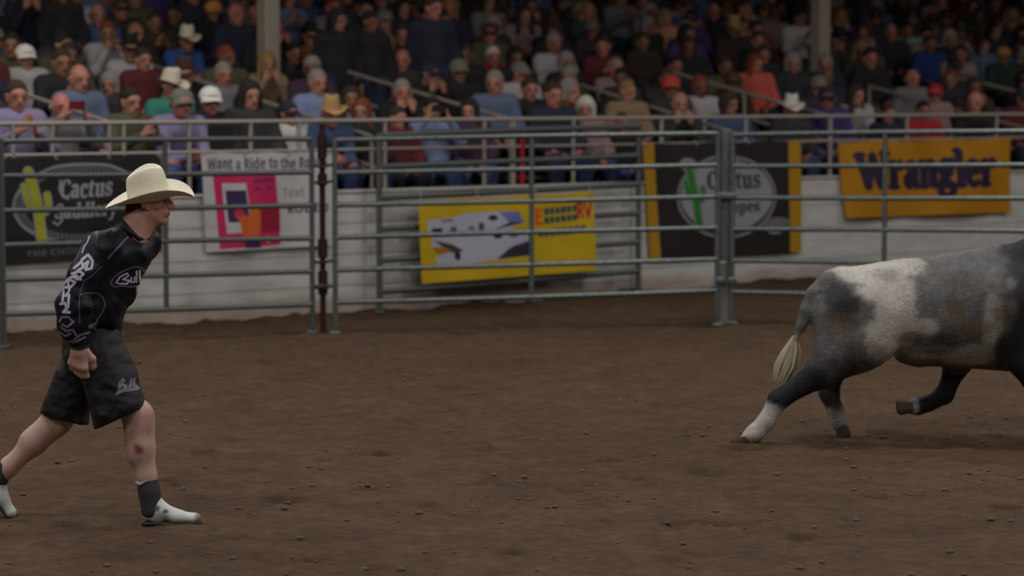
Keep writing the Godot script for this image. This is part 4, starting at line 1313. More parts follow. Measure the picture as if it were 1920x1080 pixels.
func get_pose(kind: String, look: int) -> Dictionary:
	var key := "%s %d" % [kind, look]
	if poses.has(key): return poses[key]
	var d := pose_joints(kind)
	var up: Vector3 = (d.head - d.chest).normalized()
	var hb := Basis(Vector3.UP, look * 0.42) * Basis(Vector3.RIGHT, d.tilt)
	var ht := Transform3D(hb, d.head)
	var m := MB.new()
	var f := Flesh.new(0.03, 0.04)
	f.bone(d.pel, d.waist, 0.12, 0.11, Vector3.RIGHT, 1.2)
	f.bone(d.waist, d.chest, 0.11, 0.115, Vector3.RIGHT, 1.3)
	var sh: Vector3 = d.chest + up * 0.05
	for s in [1.0, -1.0]:
		var S := Vector3(s, 1, 1)
		f.bone(d.pel + Vector3(d.hip * s, -0.03, 0), d.knee * S, 0.085, 0.06)
		f.bone(d.knee * S, d.ankle * S, 0.06, 0.045)
		f.bone(sh + Vector3(0.17 * s, 0, 0), d.elbow * S, 0.05, 0.042)
		f.bone(d.elbow * S, d.wrist * S, 0.042, 0.03)
	f.into(m)
	var nk := Flesh.new(0.02, 0.02)
	nk.bone(sh, d.head + Vector3(0, -0.04, -0.02), 0.07, 0.052)
	nk.bone(sh + Vector3(0.12, -0.01, 0), sh + Vector3(-0.12, -0.01, 0), 0.05, 0.05)
	nk.into(m)
	for s in [1.0, -1.0]:
		var S := Vector3(s, 1, 1)
		var w: Vector3 = d.wrist * S
		m.tube([(d.elbow * S).lerp(w, 0.55), w], [0.037, 0.030], 8)
		plain_hand(m, w, d.fwd * S, d.back * S, d.curl)
	var h := Flesh.new(0.010, 0.0125)
	h.blob(Vector3(0, 0.035, -0.012), 0.093, Vector3.RIGHT, 0.84)
	h.bone(Vector3(0, 0.01, 0.018), Vector3(0, -0.06, 0.03), 0.074, 0.052, Vector3.RIGHT, 0.94)
	h.bone(Vector3(0.035, -0.07, 0.01), Vector3(0.008, -0.095, 0.058), 0.025, 0.022)
	h.bone(Vector3(-0.035, -0.07, 0.01), Vector3(-0.008, -0.095, 0.058), 0.025, 0.022)
	h.bone(Vector3(0, 0.012, 0.088), Vector3(0, -0.03, 0.105), 0.011, 0.016)
	h.bone(Vector3(0.03, 0.035, 0.075), Vector3(-0.03, 0.035, 0.075), 0.016, 0.016)
	h.bone(Vector3(0.02, -0.058, 0.075), Vector3(-0.02, -0.058, 0.075), 0.014, 0.014)
	for s in [1.0, -1.0]: h.bone(Vector3(0.081 * s, 0.015, -0.01), Vector3(0.078 * s, -0.03, 0.0), 0.014, 0.01, Vector3(0, 0, 1), 1.5)
	h.bone(Vector3(0, -0.04, -0.02), Vector3(0, -0.16, -0.05), 0.055, 0.052)
	var hm := MB.new()
	h.into(hm, func(p, q):
		var c := Color(0.98, 0.96, 0.96)
		if q.z > 0.1:
			for s in [1.0, -1.0]:
				var e = (p - Vector3(0.033 * s, 0.010, 0.084)).length()
				c = c.lerp(Color(0.12, 0.09, 0.09), smoothstep(0.017, 0.006, e) * 0.9)
				var b := Vector3((p.x - 0.034 * s) / 0.024, (p.y - 0.036) / 0.009, (p.z - 0.088) / 0.03).length()
				c = c.lerp(Color(0.45, 0.37, 0.34), smoothstep(1.3, 0.6, b) * 0.5)
			var l := Vector3(p.x / 0.028, (p.y + 0.060) / 0.010, (p.z - 0.088) / 0.03).length()
			c = c.lerp(Color(0.62, 0.36, 0.36), smoothstep(1.4, 0.6, l))
		return c)
	var at := m.v.size()
	for i in hm.v.size():
		m.vert(ht * hm.v[i], hb * hm.n[i], Vector2.ZERO, hm.c[i])
	for i in hm.ix: m.ix.append(i + at)
	# shirt
	var st := MB.new()
	var sf := Flesh.new(0.025, 0.032)
	sf.bone(d.pel + Vector3(0, 0.0, 0), d.waist, 0.145, 0.135, Vector3.RIGHT, 1.22)
	sf.bone(d.waist, d.chest, 0.135, 0.135, Vector3.RIGHT, 1.32)
	sf.bone(sh + Vector3(0.165, -0.01, 0), sh + Vector3(-0.165, -0.01, 0), 0.068, 0.068)
	for s in [1.0, -1.0]:
		var S := Vector3(s, 1, 1)
		var w: Vector3 = d.wrist * S
		var e: Vector3 = d.elbow * S
		sf.bone(sh + Vector3(0.175 * s, -0.01, 0), e, 0.068, 0.056)
		sf.bone(e, w, 0.056, 0.042)
		sf.cut(e.lerp(w, 0.97), w - e, 0.07)
	sf.into(st)
	# trousers
	var tr := MB.new()
	var tf := Flesh.new(0.03, 0.04)
	for s in [1.0, -1.0]:
		var S := Vector3(s, 1, 1)
		tf.bone(d.pel + Vector3(d.hip * s, -0.02, 0), d.knee * S, 0.105, 0.08)
		tf.bone(d.knee * S, d.ankle * S, 0.08, 0.062)
		tf.bone(d.ankle * S + Vector3(0, -0.03, 0.0), d.ankle * S + Vector3(0, -0.05, 0.13), 0.05, 0.04)
	tf.bone(d.pel + Vector3(0.06, 0, 0), d.pel + Vector3(-0.06, 0, 0), 0.13, 0.13)
	tf.cut(Vector3(0, 0.005, 0.2), Vector3.DOWN, 0.6)
	tf.into(tr)
	poses[key] = {"body": m.commit(), "shirt": st.commit(), "trousers": tr.commit(), "head": ht, "joints": d}
	return poses[key]

func get_hair(kind: String) -> ArrayMesh:
	if hairs.has(kind): return hairs[kind]
	var f := Flesh.new(0.012, 0.016)
	match kind:
		"bald":
			f.bone(Vector3(0.075, 0.0, -0.03), Vector3(0.05, -0.01, -0.08), 0.022, 0.026)
			f.bone(Vector3(-0.075, 0.0, -0.03), Vector3(-0.05, -0.01, -0.08), 0.022, 0.026)
			f.bone(Vector3(0.05, -0.01, -0.08), Vector3(-0.05, -0.01, -0.08), 0.026, 0.026)
		"bob":
			f.blob(Vector3(0, 0.045, -0.022), 0.112, Vector3.RIGHT, 0.92)
			f.bone(Vector3(0.078, 0.03, -0.015), Vector3(0.080, -0.07, -0.01), 0.034, 0.034)
			f.bone(Vector3(-0.078, 0.03, -0.015), Vector3(-0.080, -0.07, -0.01), 0.034, 0.034)
			f.bone(Vector3(0, 0.0, -0.07), Vector3(0, -0.08, -0.065), 0.07, 0.055, Vector3.RIGHT, 1.2)
			f.cut(Vector3(0, 0.0, 0.052), Vector3(0, -0.42, 1), 0.135)
		"long":
			f.blob(Vector3(0, 0.042, -0.02), 0.108, Vector3.RIGHT, 0.9)
			f.bone(Vector3(0.075, 0.03, -0.01), Vector3(0.092, -0.19, 0.03), 0.030, 0.034)
			f.bone(Vector3(-0.075, 0.03, -0.01), Vector3(-0.092, -0.19, 0.03), 0.030, 0.034)
			f.bone(Vector3(0, 0.0, -0.07), Vector3(0, -0.22, -0.09), 0.065, 0.06, Vector3.RIGHT, 1.35)
			f.cut(Vector3(0, 0.0, 0.05), Vector3(0, -0.42, 1), 0.12)
		_:
			f.blob(Vector3(0, 0.045, -0.018), 0.101, Vector3.RIGHT, 0.88)
			f.bone(Vector3(0, 0.0, -0.065), Vector3(0, -0.05, -0.06), 0.055, 0.045, Vector3.RIGHT, 1.1)
			f.cut(Vector3(0, 0.0, 0.048), Vector3(0, -0.50, 1), 0.14)
			f.cut(Vector3(0, -0.055, -0.05), Vector3(0, -1, 0), 0.1)
			f.cut(Vector3(0.085, -0.02, 0.03), Vector3(0.1, -0.7, 0.7), 0.06)
			f.cut(Vector3(-0.085, -0.02, 0.03), Vector3(-0.1, -0.7, 0.7), 0.06)
	var m := MB.new()
	f.into(m)
	hairs[kind] = m.commit()
	return hairs[kind]

func put_hat(t: Node3D, ht: Transform3D, kind: String, c: Color) -> void:
	if kind == "cowboy hat":
		if not hat_cache.has("cowboy hat"):
			var keep := Node3D.new()
			cowboy_hat(keep, Transform3D(), 0.40, null, null, 0.25, 0.6)
			hat_cache["cowboy hat"] = [keep.get_child(0).get_child(0).mesh, keep.get_child(0).get_child(1).mesh]
			keep.free()
		var h := Node3D.new()
		h.name = "cowboy_hat"
		h.transform = ht * Transform3D(Basis(Vector3.RIGHT, 0.16) * Basis(Vector3.UP, -PI / 2), Vector3(0, 0.058, -0.01))
		t.add_child(h, true)
		part("crown", hat_cache[kind][0], fabric(c), h)
		part("brim", hat_cache[kind][1], fabric(c), h)
		return
	if not hat_cache.has("cap"):
		var m := MB.new()
		var prof := []
		for i in 9: prof.append(Vector2(0.103 * cos(PI * 0.5 * i / 8.0), 0.092 * sin(PI * 0.5 * i / 8.0)))
		m.lathe(Vector3(0, 0.045, -0.015), prof, 14)
		m.lathe(Vector3(0, 0.03, -0.015), [Vector2(0.1, 0), Vector2(0.103, 0.015)], 14)
		var v := MB.new()
		v.sheet(func(a, b):
			var w := lerpf(-1.15, 1.15, a)
			var r := lerpf(0.084, 0.172, b)
			return Vector3(sin(w) * lerpf(0.092, 0.105, b), 0.050 - 0.03 * b * b - 0.02 * absf(sin(w)) * b, -0.015 + cos(w) * r), 10, 3, 0.005)
		v.ball(Vector3(0, 0.14, -0.015), Vector3(0.008, 0.005, 0.008), 3)
		hat_cache["cap"] = [m.commit(), v.commit()]
	var cap := part("cap", hat_cache["cap"][0], fabric(c), t)
	cap.transform = ht
	part("visor", hat_cache["cap"][1], fabric(c), cap)

# who: pose, hair ("short brown", "bald grey", "cap white" ...), garment colour, garment
func spectator(at: Vector3, turn: float, who: Array, look: int, scale: float, tone: int, legs: Color, label: String, group := "") -> Node3D:
	var t := thing("person", label, "person", at, turn, group)
	t.scale = Vector3.ONE * scale
	var p := get_pose(who[0], look)
	if not cloth_m.has("skin%d" % tone):
		var m := mat(SKIN[tone], 0.6)
		m.vertex_color_use_as_albedo = true
		cloth_m["skin%d" % tone] = m
	part("body", p.body, cloth_m["skin%d" % tone], t)
	part(who[3].replace(" ", "_"), p.shirt, fabric(CLOTH[who[2]]), t)
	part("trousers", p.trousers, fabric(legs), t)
	var kind: String = who[1].get_slice("/", 0)
	var tint: String = who[1].get_slice("/", 1)
	if kind in ["cap", "cowboy hat"]:
		put_hat(t, p.head, kind, HATS[tint])
		var under: String = who[1].get_slice("/", 2) if who[1].get_slice_count("/") > 2 else "short/brown"
		var hair := part("hair", get_hair("bald"), fabric(HAIR.get(under, HAIR.brown)), t)
		hair.transform = p.head
	else:
		var hair := part("hair", get_hair(kind), fabric(HAIR[tint]), t)
		hair.transform = p.head
	return t

func ordinal(n: int) -> String:
	return ["first", "second", "third", "fourth", "fifth", "sixth", "seventh", "eighth", "ninth", "tenth", "eleventh", "twelfth", "thirteenth", "fourteenth", "fifteenth", "sixteenth", "seventeenth", "eighteenth", "nineteenth", "twentieth"][n] if n < 20 else ["twenty", "thirty", "forty"][n / 10 - 2] + ["th", "-first", "-second", "-third", "-fourth", "-fifth", "-sixth", "-seventh", "-eighth", "-ninth"][n % 10]

func hair_words(h: String) -> String:
	var kind := h.get_slice("/", 0)
	var tint := h.get_slice("/", 1)
	if kind in ["cap", "cowboy hat"]: return "%s %s" % [tint, kind]
	if kind == "bald": return "thinning %s hair" % tint
	return "%s %s hair" % ["bobbed" if kind == "bob" else kind, tint]

func build_crowd() -> void:
	# people one can tell apart: pixel of the top of the head, pose, hair or hat, colour, garment, tone, words
	var known := [
		[45, 84, "sit", "cap/white", "pale grey", "sweater", 1, "person in pale cap and pale grey sweater at the far left"],
		[112, 88, "clap", "short/brown", "black", "shirt", 2, "brown haired person in black beside the person in a pale cap"],
		[145, 119, "sit", "bald/grey", "slate blue", "polo shirt", 1, "balding man in slate blue polo shirt"],
		[203, 137, "sit", "bob/grey", "charcoal", "jacket", 0, "woman with bobbed grey hair in charcoal jacket"],
		[265, 90, "sit", "short/brown", "maroon", "sweater", 1, "brown haired person in maroon sweater"],
		[347, 47, "lean", "cowboy hat/cream", "bright blue", "jacket", 2, "man in cream cowboy hat and bright blue jacket"],
		[262, 165, "clap", "short/dark", "olive", "cardigan", 0, "dark haired woman in olive cardigan by the front rail"],
		[318, 150, "lean", "cap/grey", "lavender", "striped shirt", 4, "man in grey cap and faded lavender shirt by the front rail"],
		[316, 128, "sit", "cowboy hat/cream", "teal", "shirt", 1, "person in teal behind the man in the grey cap"],
		[397, 163, "sit", "cap/white", "black", "shirt", 4, "man in white cap and black shirt by the front rail"],
		[447, 184, "chin", "bob/dark", "grey", "sweater", 0, "dark haired woman in grey right of the white cap"],
		[118, 174, "phone", "bald/white", "grey", "sweater", 4, "person holding a red phone up before the face"],
		[30, 150, "clap", "short/brown", "lavender", "shirt", 1, "person in lavender shirt at the far left front rail"],
		[457, 118, "sit", "short/grey", "grey", "jacket", 4, "red faced man with grey hair left of the left column"],
		[515, 143, "sit", "long/dark", "charcoal", "sweater", 0, "woman with long dark hair just below the left column"],
		[519, 190, "sit", "cap/navy", "white", "collared shirt", 1, "person in navy cap and white collar by the front rail"],
		[542, 99, "chin", "long/blonde", "tan", "jacket", 0, "blonde woman in tan right of the left column"],
		[587, 131, "sit", "short/grey", "light blue", "shirt", 1, "grey haired man in light blue shirt behind the straw hat"],
		[598, 178, "lean", "cowboy hat/straw", "denim blue", "shirt", 4, "man in straw hat leaning on the front rail"],
		[692, 186, "sit", "long/auburn", "black", "sweater", 0, "person with long auburn hair by the front rail"],
		[741, 92, "sit", "bald/brown", "charcoal", "shirt", 4, "ruddy balding man above the long handrail"],
		[746, 150, "chin", "short/grey", "black", "jacket", 1, "grey haired man with a hand to his chin"],
		[735, 200, "sit", "short/brown", "maroon", "sweater", 1, "brown haired child in maroon by the front rail"],
		[803, 183, "phone", "short/dark", "light blue", "shirt", 1, "person in light blue shirt taking a picture"],
		[880, 186, "sit", "long/dark", "plum", "sweater", 1, "woman with long dark hair in plum by the front rail"],
		[858, 111, "sit", "cap/grey", "black", "shirt", 2, "man in grey cap and black shirt beside the red jacket"],
		[932, 88, "lean", "short/white", "red", "jacket", 4, "white haired man in red jacket"],
		[926, 133, "sit", "short/grey", "slate blue", "shirt", 1, "man in slate blue shirt below the red jacket"],
		[990, 146, "sit", "short/brown", "black", "shirt", 4, "man in black shirt at the lower end of the long handrail"],
		[1036, 145, "sit", "short/brown", "navy", "shirt", 4, "man in navy shirt right of the man in black"],
		[1094, 183, "sit", "bob/white", "dusty pink", "cardigan", 1, "white haired woman in dusty pink by the front rail"],
		[1165, 212, "sit", "short/brown", "black", "shirt", 4, "short child with brown hair at the front rail beside the white haired woman"],
		[1225, 141, "sit", "cap/orange red", "charcoal", "shirt", 2, "person in orange red cap"],
		[1175, 152, "sit", "short/blonde", "tan", "jacket", 1, "blonde person in tan left of the orange red cap"],
		[1375, 28, "sit", "cowboy hat/straw", "dark brown", "jacket", 2, "person in straw hat and dark brown jacket high in the stand"],
		[1338, 6, "sit", "bald/brown", "black", "jacket", 4, "balding person in black left of the straw hat"],
		[1246, 18, "sit", "long/blonde", "peach", "sweater", 1, "blonde woman in peach sweater"],
		[1162, -20, "clap", "short/dark", "grey", "sweater", 2, "person in grey sweater above the centre of the crowd"],
		[1415, 102, "sit", "long/auburn", "coral", "sweater", 1, "person in coral sweater by the handrail"],
		[1482, 176, "sit", "cowboy hat/white", "charcoal", "shirt", 2, "person in bright white cowboy hat by the front rail"],
		[1496, 18, "clap", "short/dark", "white", "shirt", 2, "person in white shirt left of the right column"],
		[1485, 100, "sit", "bob/grey", "charcoal", "jacket", 1, "grey haired woman left of the right column's foot"],
		[1582, 101, "sit", "short/grey", "navy", "jacket", 1, "grey haired person just right of the right column"],
		[1630, 90, "sit", "short/dark", "black", "jacket", 4, "dark haired person in black, second right of the right column"],
		[1716, 42, "lean", "short/dark", "mint", "sweater", 2, "person in mint sweater"],
		[1742, 66, "sit", "short/brown", "royal blue", "jacket", 2, "person in royal blue jacket below the mint sweater"],
		[1615, 160, "lean", "long/brown", "pale grey", "hooded top", 1, "person in pale grey hooded top with long brown hair"],
		[1666, 200, "sit", "short/brown", "navy", "shirt", 4, "brown haired person in navy by the front rail at the yellow banner"],
		[1548, 162, "sit", "cap/navy", "purple", "jacket", 2, "person in navy cap and purple jacket"],
		[1880, 88, "sit", "cap/tan", "dark green", "jacket", 2, "person in tan cap near the right edge"],
		[1730, 190, "sit", "short/dark", "red", "shirt", 2, "person in red shirt near the right end of the front rail"],
		[1778, 158, "sit", "cap/red", "dusty pink", "shirt", 4, "person in red cap near the right end"],
		[1690, 130, "sit", "bald/grey", "grey", "sweater", 4, "balding person in grey right of the hooded top"],
		[397, 2, "sit", "cap/yellow", "black", "jacket", 2, "person in yellow cap at the top of the picture"],
		[440, 6, "sit", "bald/brown", "navy", "jacket", 4, "ruddy person in navy right of the yellow cap"],
		[190, 42, "chin", "short/auburn", "pale grey", "sweater", 2, "person in pale grey with reddish hair behind the maroon sweater"],
		[20, 62, "lean", "short/dark", "olive", "jacket", 2, "person in olive jacket at the far left edge"],
		[988, 12, "lean", "long/brown", "dusty pink", "sweater", 1, "person in dusty pink high above the men in black and navy"],
		[786, 2, "lean", "short/dark", "red", "sweater", 3, "dark haired person in red sweater behind the standing man"],
		[620, -6, "sit", "short/auburn", "grey", "shirt", 4, "person in grey shirt left of the standing woman"]]
	var upright := [
		[646, 18, "stand", "long/dark", "black", "coat", 2, "standing woman with long dark hair in black coat"],
		[705, 22, "stand", "short/dark", "black", "jacket", 3, "standing dark figure between the woman in black and the man"],
		[762, -8, "stand", "short/brown", "navy", "open jacket", 4, "tall standing man in navy jacket above the long handrail"],
		[118, 2, "stand", "long/brown", "black", "coat", 2, "standing person with long brown hair in black coat, far left"]]
	var rows := []
	for k in 13: rows.append([])
	var i := 0
	for list in [known, upright]:
		for w in list:
			var tall: float = 1.28 if w[2] != "stand" else 1.72
			if w[3].begins_with("cowboy"): tall += 0.06
			if w[2] in ["lean"]: tall -= 0.06
			if w[2] in ["chin"]: tall -= 0.03
			var best := 0
			var gap := 99.0
			for k in 12:
				var q := on_wall(w[0], w[1], FIRST + TREAD * k)
				var e := absf(q.y - (LOW + RISE * k + tall))
				for o in rows[k]:
					e += 8.0 * maxf(0.0, 0.46 - absf(o[0] - q.x))
				if e < gap:
					gap = e
					best = k
			if list == upright: best = 3 if w[0] > 300 else 6
			if "front rail" in w[7]: best = 0
			var q := on_wall(w[0], w[1], FIRST + TREAD * best - (0.0 if w[2] != "lean" else 0.2))
			var sc := clampf((q.y - (LOW + RISE * best)) / tall, 0.74 if "child" in w[7] else 0.88, 1.07)
			var s := q.x
			for r in rails:
				var d := FIRST + TREAD * best
				if absf(r[0] - s) < 0.27 and d > r[1] - 0.3 and d < r[2] + 0.2: s = r[0] + (0.27 if s > r[0] else -0.27)
			for c in columns:
				if (best == 3 or best == 4) and absf(c - s) < 0.38: s = c + (0.38 if s > c else -0.38)
			rows[best].append([s, w, sc, true])
	# neighbours in a row make room for each other
	for row in rows:
		for pass_ in 12:
			for a in row:
				for b in row:
					var gap: float = b[0] - a[0]
					if gap > 0.0 and gap < 0.42:
						a[0] -= (0.43 - gap) * 0.5
						b[0] += (0.43 - gap) * 0.5
	var garments := ["jacket", "shirt", "sweater", "hooded top", "coat"]
	var tints := ["black", "black", "black", "charcoal", "charcoal", "navy", "navy", "dark brown", "dark brown", "maroon", "plum", "dark green", "olive", "grey", "slate blue", "denim blue", "black", "rust", "dusty pink", "charcoal", "pale grey", "purple"]
	var styles := ["short/brown", "short/dark", "short/brown", "short/dark", "long/brown", "long/dark", "bob/brown", "bald/brown", "short/grey", "bob/grey", "long/blonde", "cap/black", "cap/navy", "cap/brown", "cap/grey", "cowboy hat/brown", "cowboy hat/black", "short/auburn"]
	var sits := ["sit", "sit", "sit", "lean", "lean", "chin", "clap"]
	for k in 13:
		var d := FIRST + TREAD * k
		var a := on_wall(-60, 150, d).x
		var e := on_wall(1980, 60, d).x
		var x := a + rng.randf() * 0.3
		while x < e:
			var free := true
			for o in rows[k]:
				if absf(o[0] - x) < 0.40: free = false
			for r in rails:
				if absf(r[0] - x) < 0.30 and d > r[1] - 0.3 and d < r[2] + 0.2: free = false
			var px := project(wp(x, LOW + RISE * k + 1.2, d)).x
			for c in columns:
				if absf(c - x) < 0.40 and (k == 3 or k == 4): free = false
			var top := project(wp(x, LOW + RISE * k + 1.26, d))
			for w in known:
				if absf(w[0] - top.x) < 38.0 and top.y - w[1] > 8.0 and top.y - w[1] < 68.0: free = false
			# the dark gap by the standing people
			if k < 7 and k > 2 and px > 590 and px < 720: free = false
			if free and rng.randf() > (0.05 if k < 5 else 0.10):
				var w := [0, 0, sits[rng.randi() % sits.size()], styles[rng.randi() % styles.size()], tints[rng.randi() % tints.size()], garments[rng.randi() % garments.size()], [0, 1, 2, 4, 2, 3][rng.randi() % 6], ""]
				rows[k].append([x, w, rng.randf_range(0.95, 1.05), false])
				x += rng.randf_range(0.54, 0.70) + 0.015 * k
			else:
				x += 0.1
	var legs := [Color(0.15, 0.18, 0.34), Color(0.10, 0.10, 0.14), Color(0.20, 0.26, 0.44), Color(0.17, 0.20, 0.38), Color(0.24, 0.30, 0.46)]
	for k in 13:
		rows[k].sort_custom(func(p, q): return p[0] < q[0])
		var place := 0
		for o in rows[k]:
			var w: Array = o[1]
			var d := FIRST + TREAD * k
			var floor_at := LOW + RISE * k
			var chest := project(wp(o[0], floor_at + 0.8, d))
			if chest.x < -70 or chest.x > 1990 or chest.y < -5: continue
			var at := wp(o[0], floor_at, d)
			var to := Vector3(1.0, 0, -13.0) - at
			var facing := atan2(to.x, to.z)
			var turn := lerp_angle(deg_to_rad(39.0), facing, 0.62) + rng.randfn(0, 0.12)
			var look: int = [0, 0, 0, 1, -1][rng.randi() % 5]
			if w[2] in ["phone"]: look = 0
			var label: String = w[7]
			if label == "":
				label = "spectator with %s in %s %s, %s from left in %s row" % [hair_words(w[3]), w[4], w[5], ordinal(place), ordinal(k)]
			place += 1
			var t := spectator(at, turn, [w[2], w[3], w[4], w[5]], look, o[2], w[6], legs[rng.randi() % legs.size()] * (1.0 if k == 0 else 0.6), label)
			if w[2] == "phone":
				var b := MB.new()
				b.box(Transform3D(), Vector3(0.15, 0.078, 0.012), 0.003)
				var redone: bool = w[0] < 400
				var ph := thing("phone", "red cased phone held up by a person at the front rail" if redone else "black camera phone held up by the person in light blue", "phone")
				ph.transform = t.transform * Transform3D(Basis(), Vector3(0, 1.17, 0.36))
				part("case", b.commit(), mat(Color(0.40, 0.05, 0.08) if redone else Color(0.05, 0.05, 0.05), 0.4), ph)
				var ln := MB.new()
				ln.tube([Vector3(0.05, 0.02, 0.005), Vector3(0.05, 0.02, 0.010)], [0.01, 0.01], 10)
				part("lens", ln.commit(), mat(Color(0.03, 0.03, 0.04), 0.2), ph)
# ------------------------------------------------------------------ meshes

class MB:
	var v := PackedVector3Array()
	var n := PackedVector3Array()
	var c := PackedColorArray()
	var uv := PackedVector2Array()
	var ix := PackedInt32Array()

	func vert(p: Vector3, q: Vector3, t := Vector2.ZERO, k := Color.WHITE) -> int:
		v.append(p); n.append(q); uv.append(t); c.append(k)
		return v.size() - 1

	# a triangle or quad turned so that its front shows on the side its normals point to
	func tri(a: int, b: int, d: int) -> void:
		var x := (v[b] - v[a]).cross(v[d] - v[a])
		if x.dot(n[a] + n[b] + n[d]) > 0.0:
			ix.append_array([a, d, b])
		else:
			ix.append_array([a, b, d])

	func quad(a: int, b: int, d: int, e: int) -> void:
		tri(a, b, d)
		tri(a, d, e)

	func face(ps: Array, out: Vector3, k := Color.WHITE) -> void:
		var at := v.size()
		for p in ps: vert(p, out, Vector2.ZERO, k)
		for i in range(1, ps.size() - 1): tri(at, at + i, at + i + 1)

	func box(t: Transform3D, size: Vector3, bevel := 0.0, k := Color.WHITE) -> void:
		var h := size * 0.5
		var g := h - Vector3.ONE * bevel
		for ax in 3:
			for s in [-1.0, 1.0]:
				var o := Vector3.ZERO
				o[ax] = s
				var a := (ax + 1) % 3
				var b := (ax + 2) % 3
				var ps := []
				for q in [[-1, -1], [1, -1], [1, 1], [-1, 1]]:
					var p := Vector3.ZERO
					p[ax] = h[ax] * s
					p[a] = g[a] * q[0]
					p[b] = g[b] * q[1]
					ps.append(t * p)
				face(ps, (t.basis * o).normalized(), k)
		if bevel <= 0.0: return
		for ax in 3:
			var a := (ax + 1) % 3
			var b := (ax + 2) % 3
			for sa in [-1.0, 1.0]:
				for sb in [-1.0, 1.0]:
					var o := Vector3.ZERO
					o[a] = sa
					o[b] = sb
					var ps := []
					for q in [[-1, 0], [1, 0], [1, 1], [-1, 1]]:
						var p := Vector3.ZERO
						p[ax] = g[ax] * q[0]
						p[a] = (g[a] if q[1] else h[a]) * sa
						p[b] = (h[b] if q[1] else g[b]) * sb
						ps.append(t * p)
					face(ps, (t.basis * o).normalized(), k)
		for sx in [-1.0, 1.0]:
			for sy in [-1.0, 1.0]:
				for sz in [-1.0, 1.0]:
					var s := Vector3(sx, sy, sz)
					face([t * (Vector3(h.x, g.y, g.z) * s), t * (Vector3(g.x, h.y, g.z) * s), t * (Vector3(g.x, g.y, h.z) * s)], (t.basis * s).normalized(), k)

	# round bar along points; radii per point; flat: second radius factor across side
	func tube(ps: Array, rs: Array, sides := 8, capped := true, side := Vector3.ZERO, flat := 1.0, k := Color.WHITE) -> void:
		var rings := []
		var x := side
		for i in ps.size():
			var a: Vector3 = ps[maxi(i - 1, 0)]
			var b: Vector3 = ps[mini(i + 1, ps.size() - 1)]
			var t := (b - a).normalized()
			if x == Vector3.ZERO:
				x = Vector3.RIGHT if absf(t.x) < 0.8 else Vector3.UP
			x = (x - t * x.dot(t)).normalized()
			var y := t.cross(x)
			var at := v.size()
			for j in sides + 1:
				var w := TAU * j / sides
				var o := x * cos(w) + y * sin(w) * flat
				vert(ps[i] + o * rs[i], (x * cos(w) * flat + y * sin(w)).normalized(), Vector2(float(j) / sides, float(i) / maxi(1, ps.size() - 1)), k)
			rings.append(at)
			if i:
				for j in sides: quad(rings[i - 1] + j, rings[i - 1] + j + 1, at + j + 1, at + j)
			if capped and (i == 0 or i == ps.size() - 1):
				var out := -t if i == 0 else t
				var f := []
				for j in sides:
					var w := TAU * j / sides
					f.append(ps[i] + (x * cos(w) + y * sin(w) * flat) * rs[i])
				face(f, out, k)

	# surface of revolution about y at o: profile of (radius, height)
	func lathe(o: Vector3, prof: Array, sides := 20, k := Color.WHITE) -> void:
		var last := 0
		for i in prof.size():
			var a: Vector2 = prof[maxi(i - 1, 0)]
			var b: Vector2 = prof[mini(i + 1, prof.size() - 1)]
			var t := (b - a).normalized()
			var at := v.size()
			for j in sides + 1:
				var w := TAU * j / sides
				var d := Vector3(cos(w), 0, sin(w))
				vert(o + d * prof[i].x + Vector3(0, prof[i].y, 0), (d * t.y + Vector3(0, -t.x, 0)).normalized(), Vector2(float(j) / sides, float(i) / (prof.size() - 1)), k)
			if i:
				for j in sides: quad(last + j, last + j + 1, at + j + 1, at + j)
			last = at

	func ball(o: Vector3, r: Vector3, seg := 10, k := Color.WHITE, basis := Basis()) -> void:
		var last := 0
		for i in seg + 1:
			var la := PI * (float(i) / seg - 0.5)
			var at := v.size()
			for j in seg * 2 + 1:
				var lo := PI * j / seg
				var d := Vector3(cos(la) * cos(lo), sin(la), cos(la) * sin(lo))
				vert(o + basis * (d * r), (basis * (d / r)).normalized(), Vector2(float(j) / (seg * 2), float(i) / seg), k)
			if i:
				for j in seg * 2: quad(last + j, last + j + 1, at + j + 1, at + j)
			last = at

	# a sheet: f(a, b) gives the point for a, b in 0..1; both sides, thickness through th
	func sheet(f: Callable, na: int, nb: int, th := 0.0) -> void:
		var grid := []
		for i in na + 1:
			for j in nb + 1:
				grid.append(f.call(float(i) / na, float(j) / nb))
		for side in ([1.0, -1.0] if th > 0.0 else [1.0]):
			var at := v.size()
			for i in na + 1:
				for j in nb + 1:
					var p: Vector3 = grid[i * (nb + 1) + j]
					var du: Vector3 = grid[mini(i + 1, na) * (nb + 1) + j] - grid[maxi(i - 1, 0) * (nb + 1) + j]
					var dv: Vector3 = grid[i * (nb + 1) + mini(j + 1, nb)] - grid[i * (nb + 1) + maxi(j - 1, 0)]
					var q = dv.cross(du).normalized() * side
					vert(p + q * th * 0.5, q, Vector2(float(i) / na, float(j) / nb))
			for i in na:
				for j in nb:
					var a := at + i * (nb + 1) + j
					quad(a, a + 1, a + nb + 2, a + nb + 1)

	func commit() -> ArrayMesh:
		var a := []
		a.resize(Mesh.ARRAY_MAX)
		a[Mesh.ARRAY_VERTEX] = v
		a[Mesh.ARRAY_NORMAL] = n
		a[Mesh.ARRAY_TEX_UV] = uv
		a[Mesh.ARRAY_COLOR] = c
		a[Mesh.ARRAY_INDEX] = ix
		var m := ArrayMesh.new()
		m.add_surface_from_arrays(Mesh.PRIMITIVE_TRIANGLES, a)
		return m

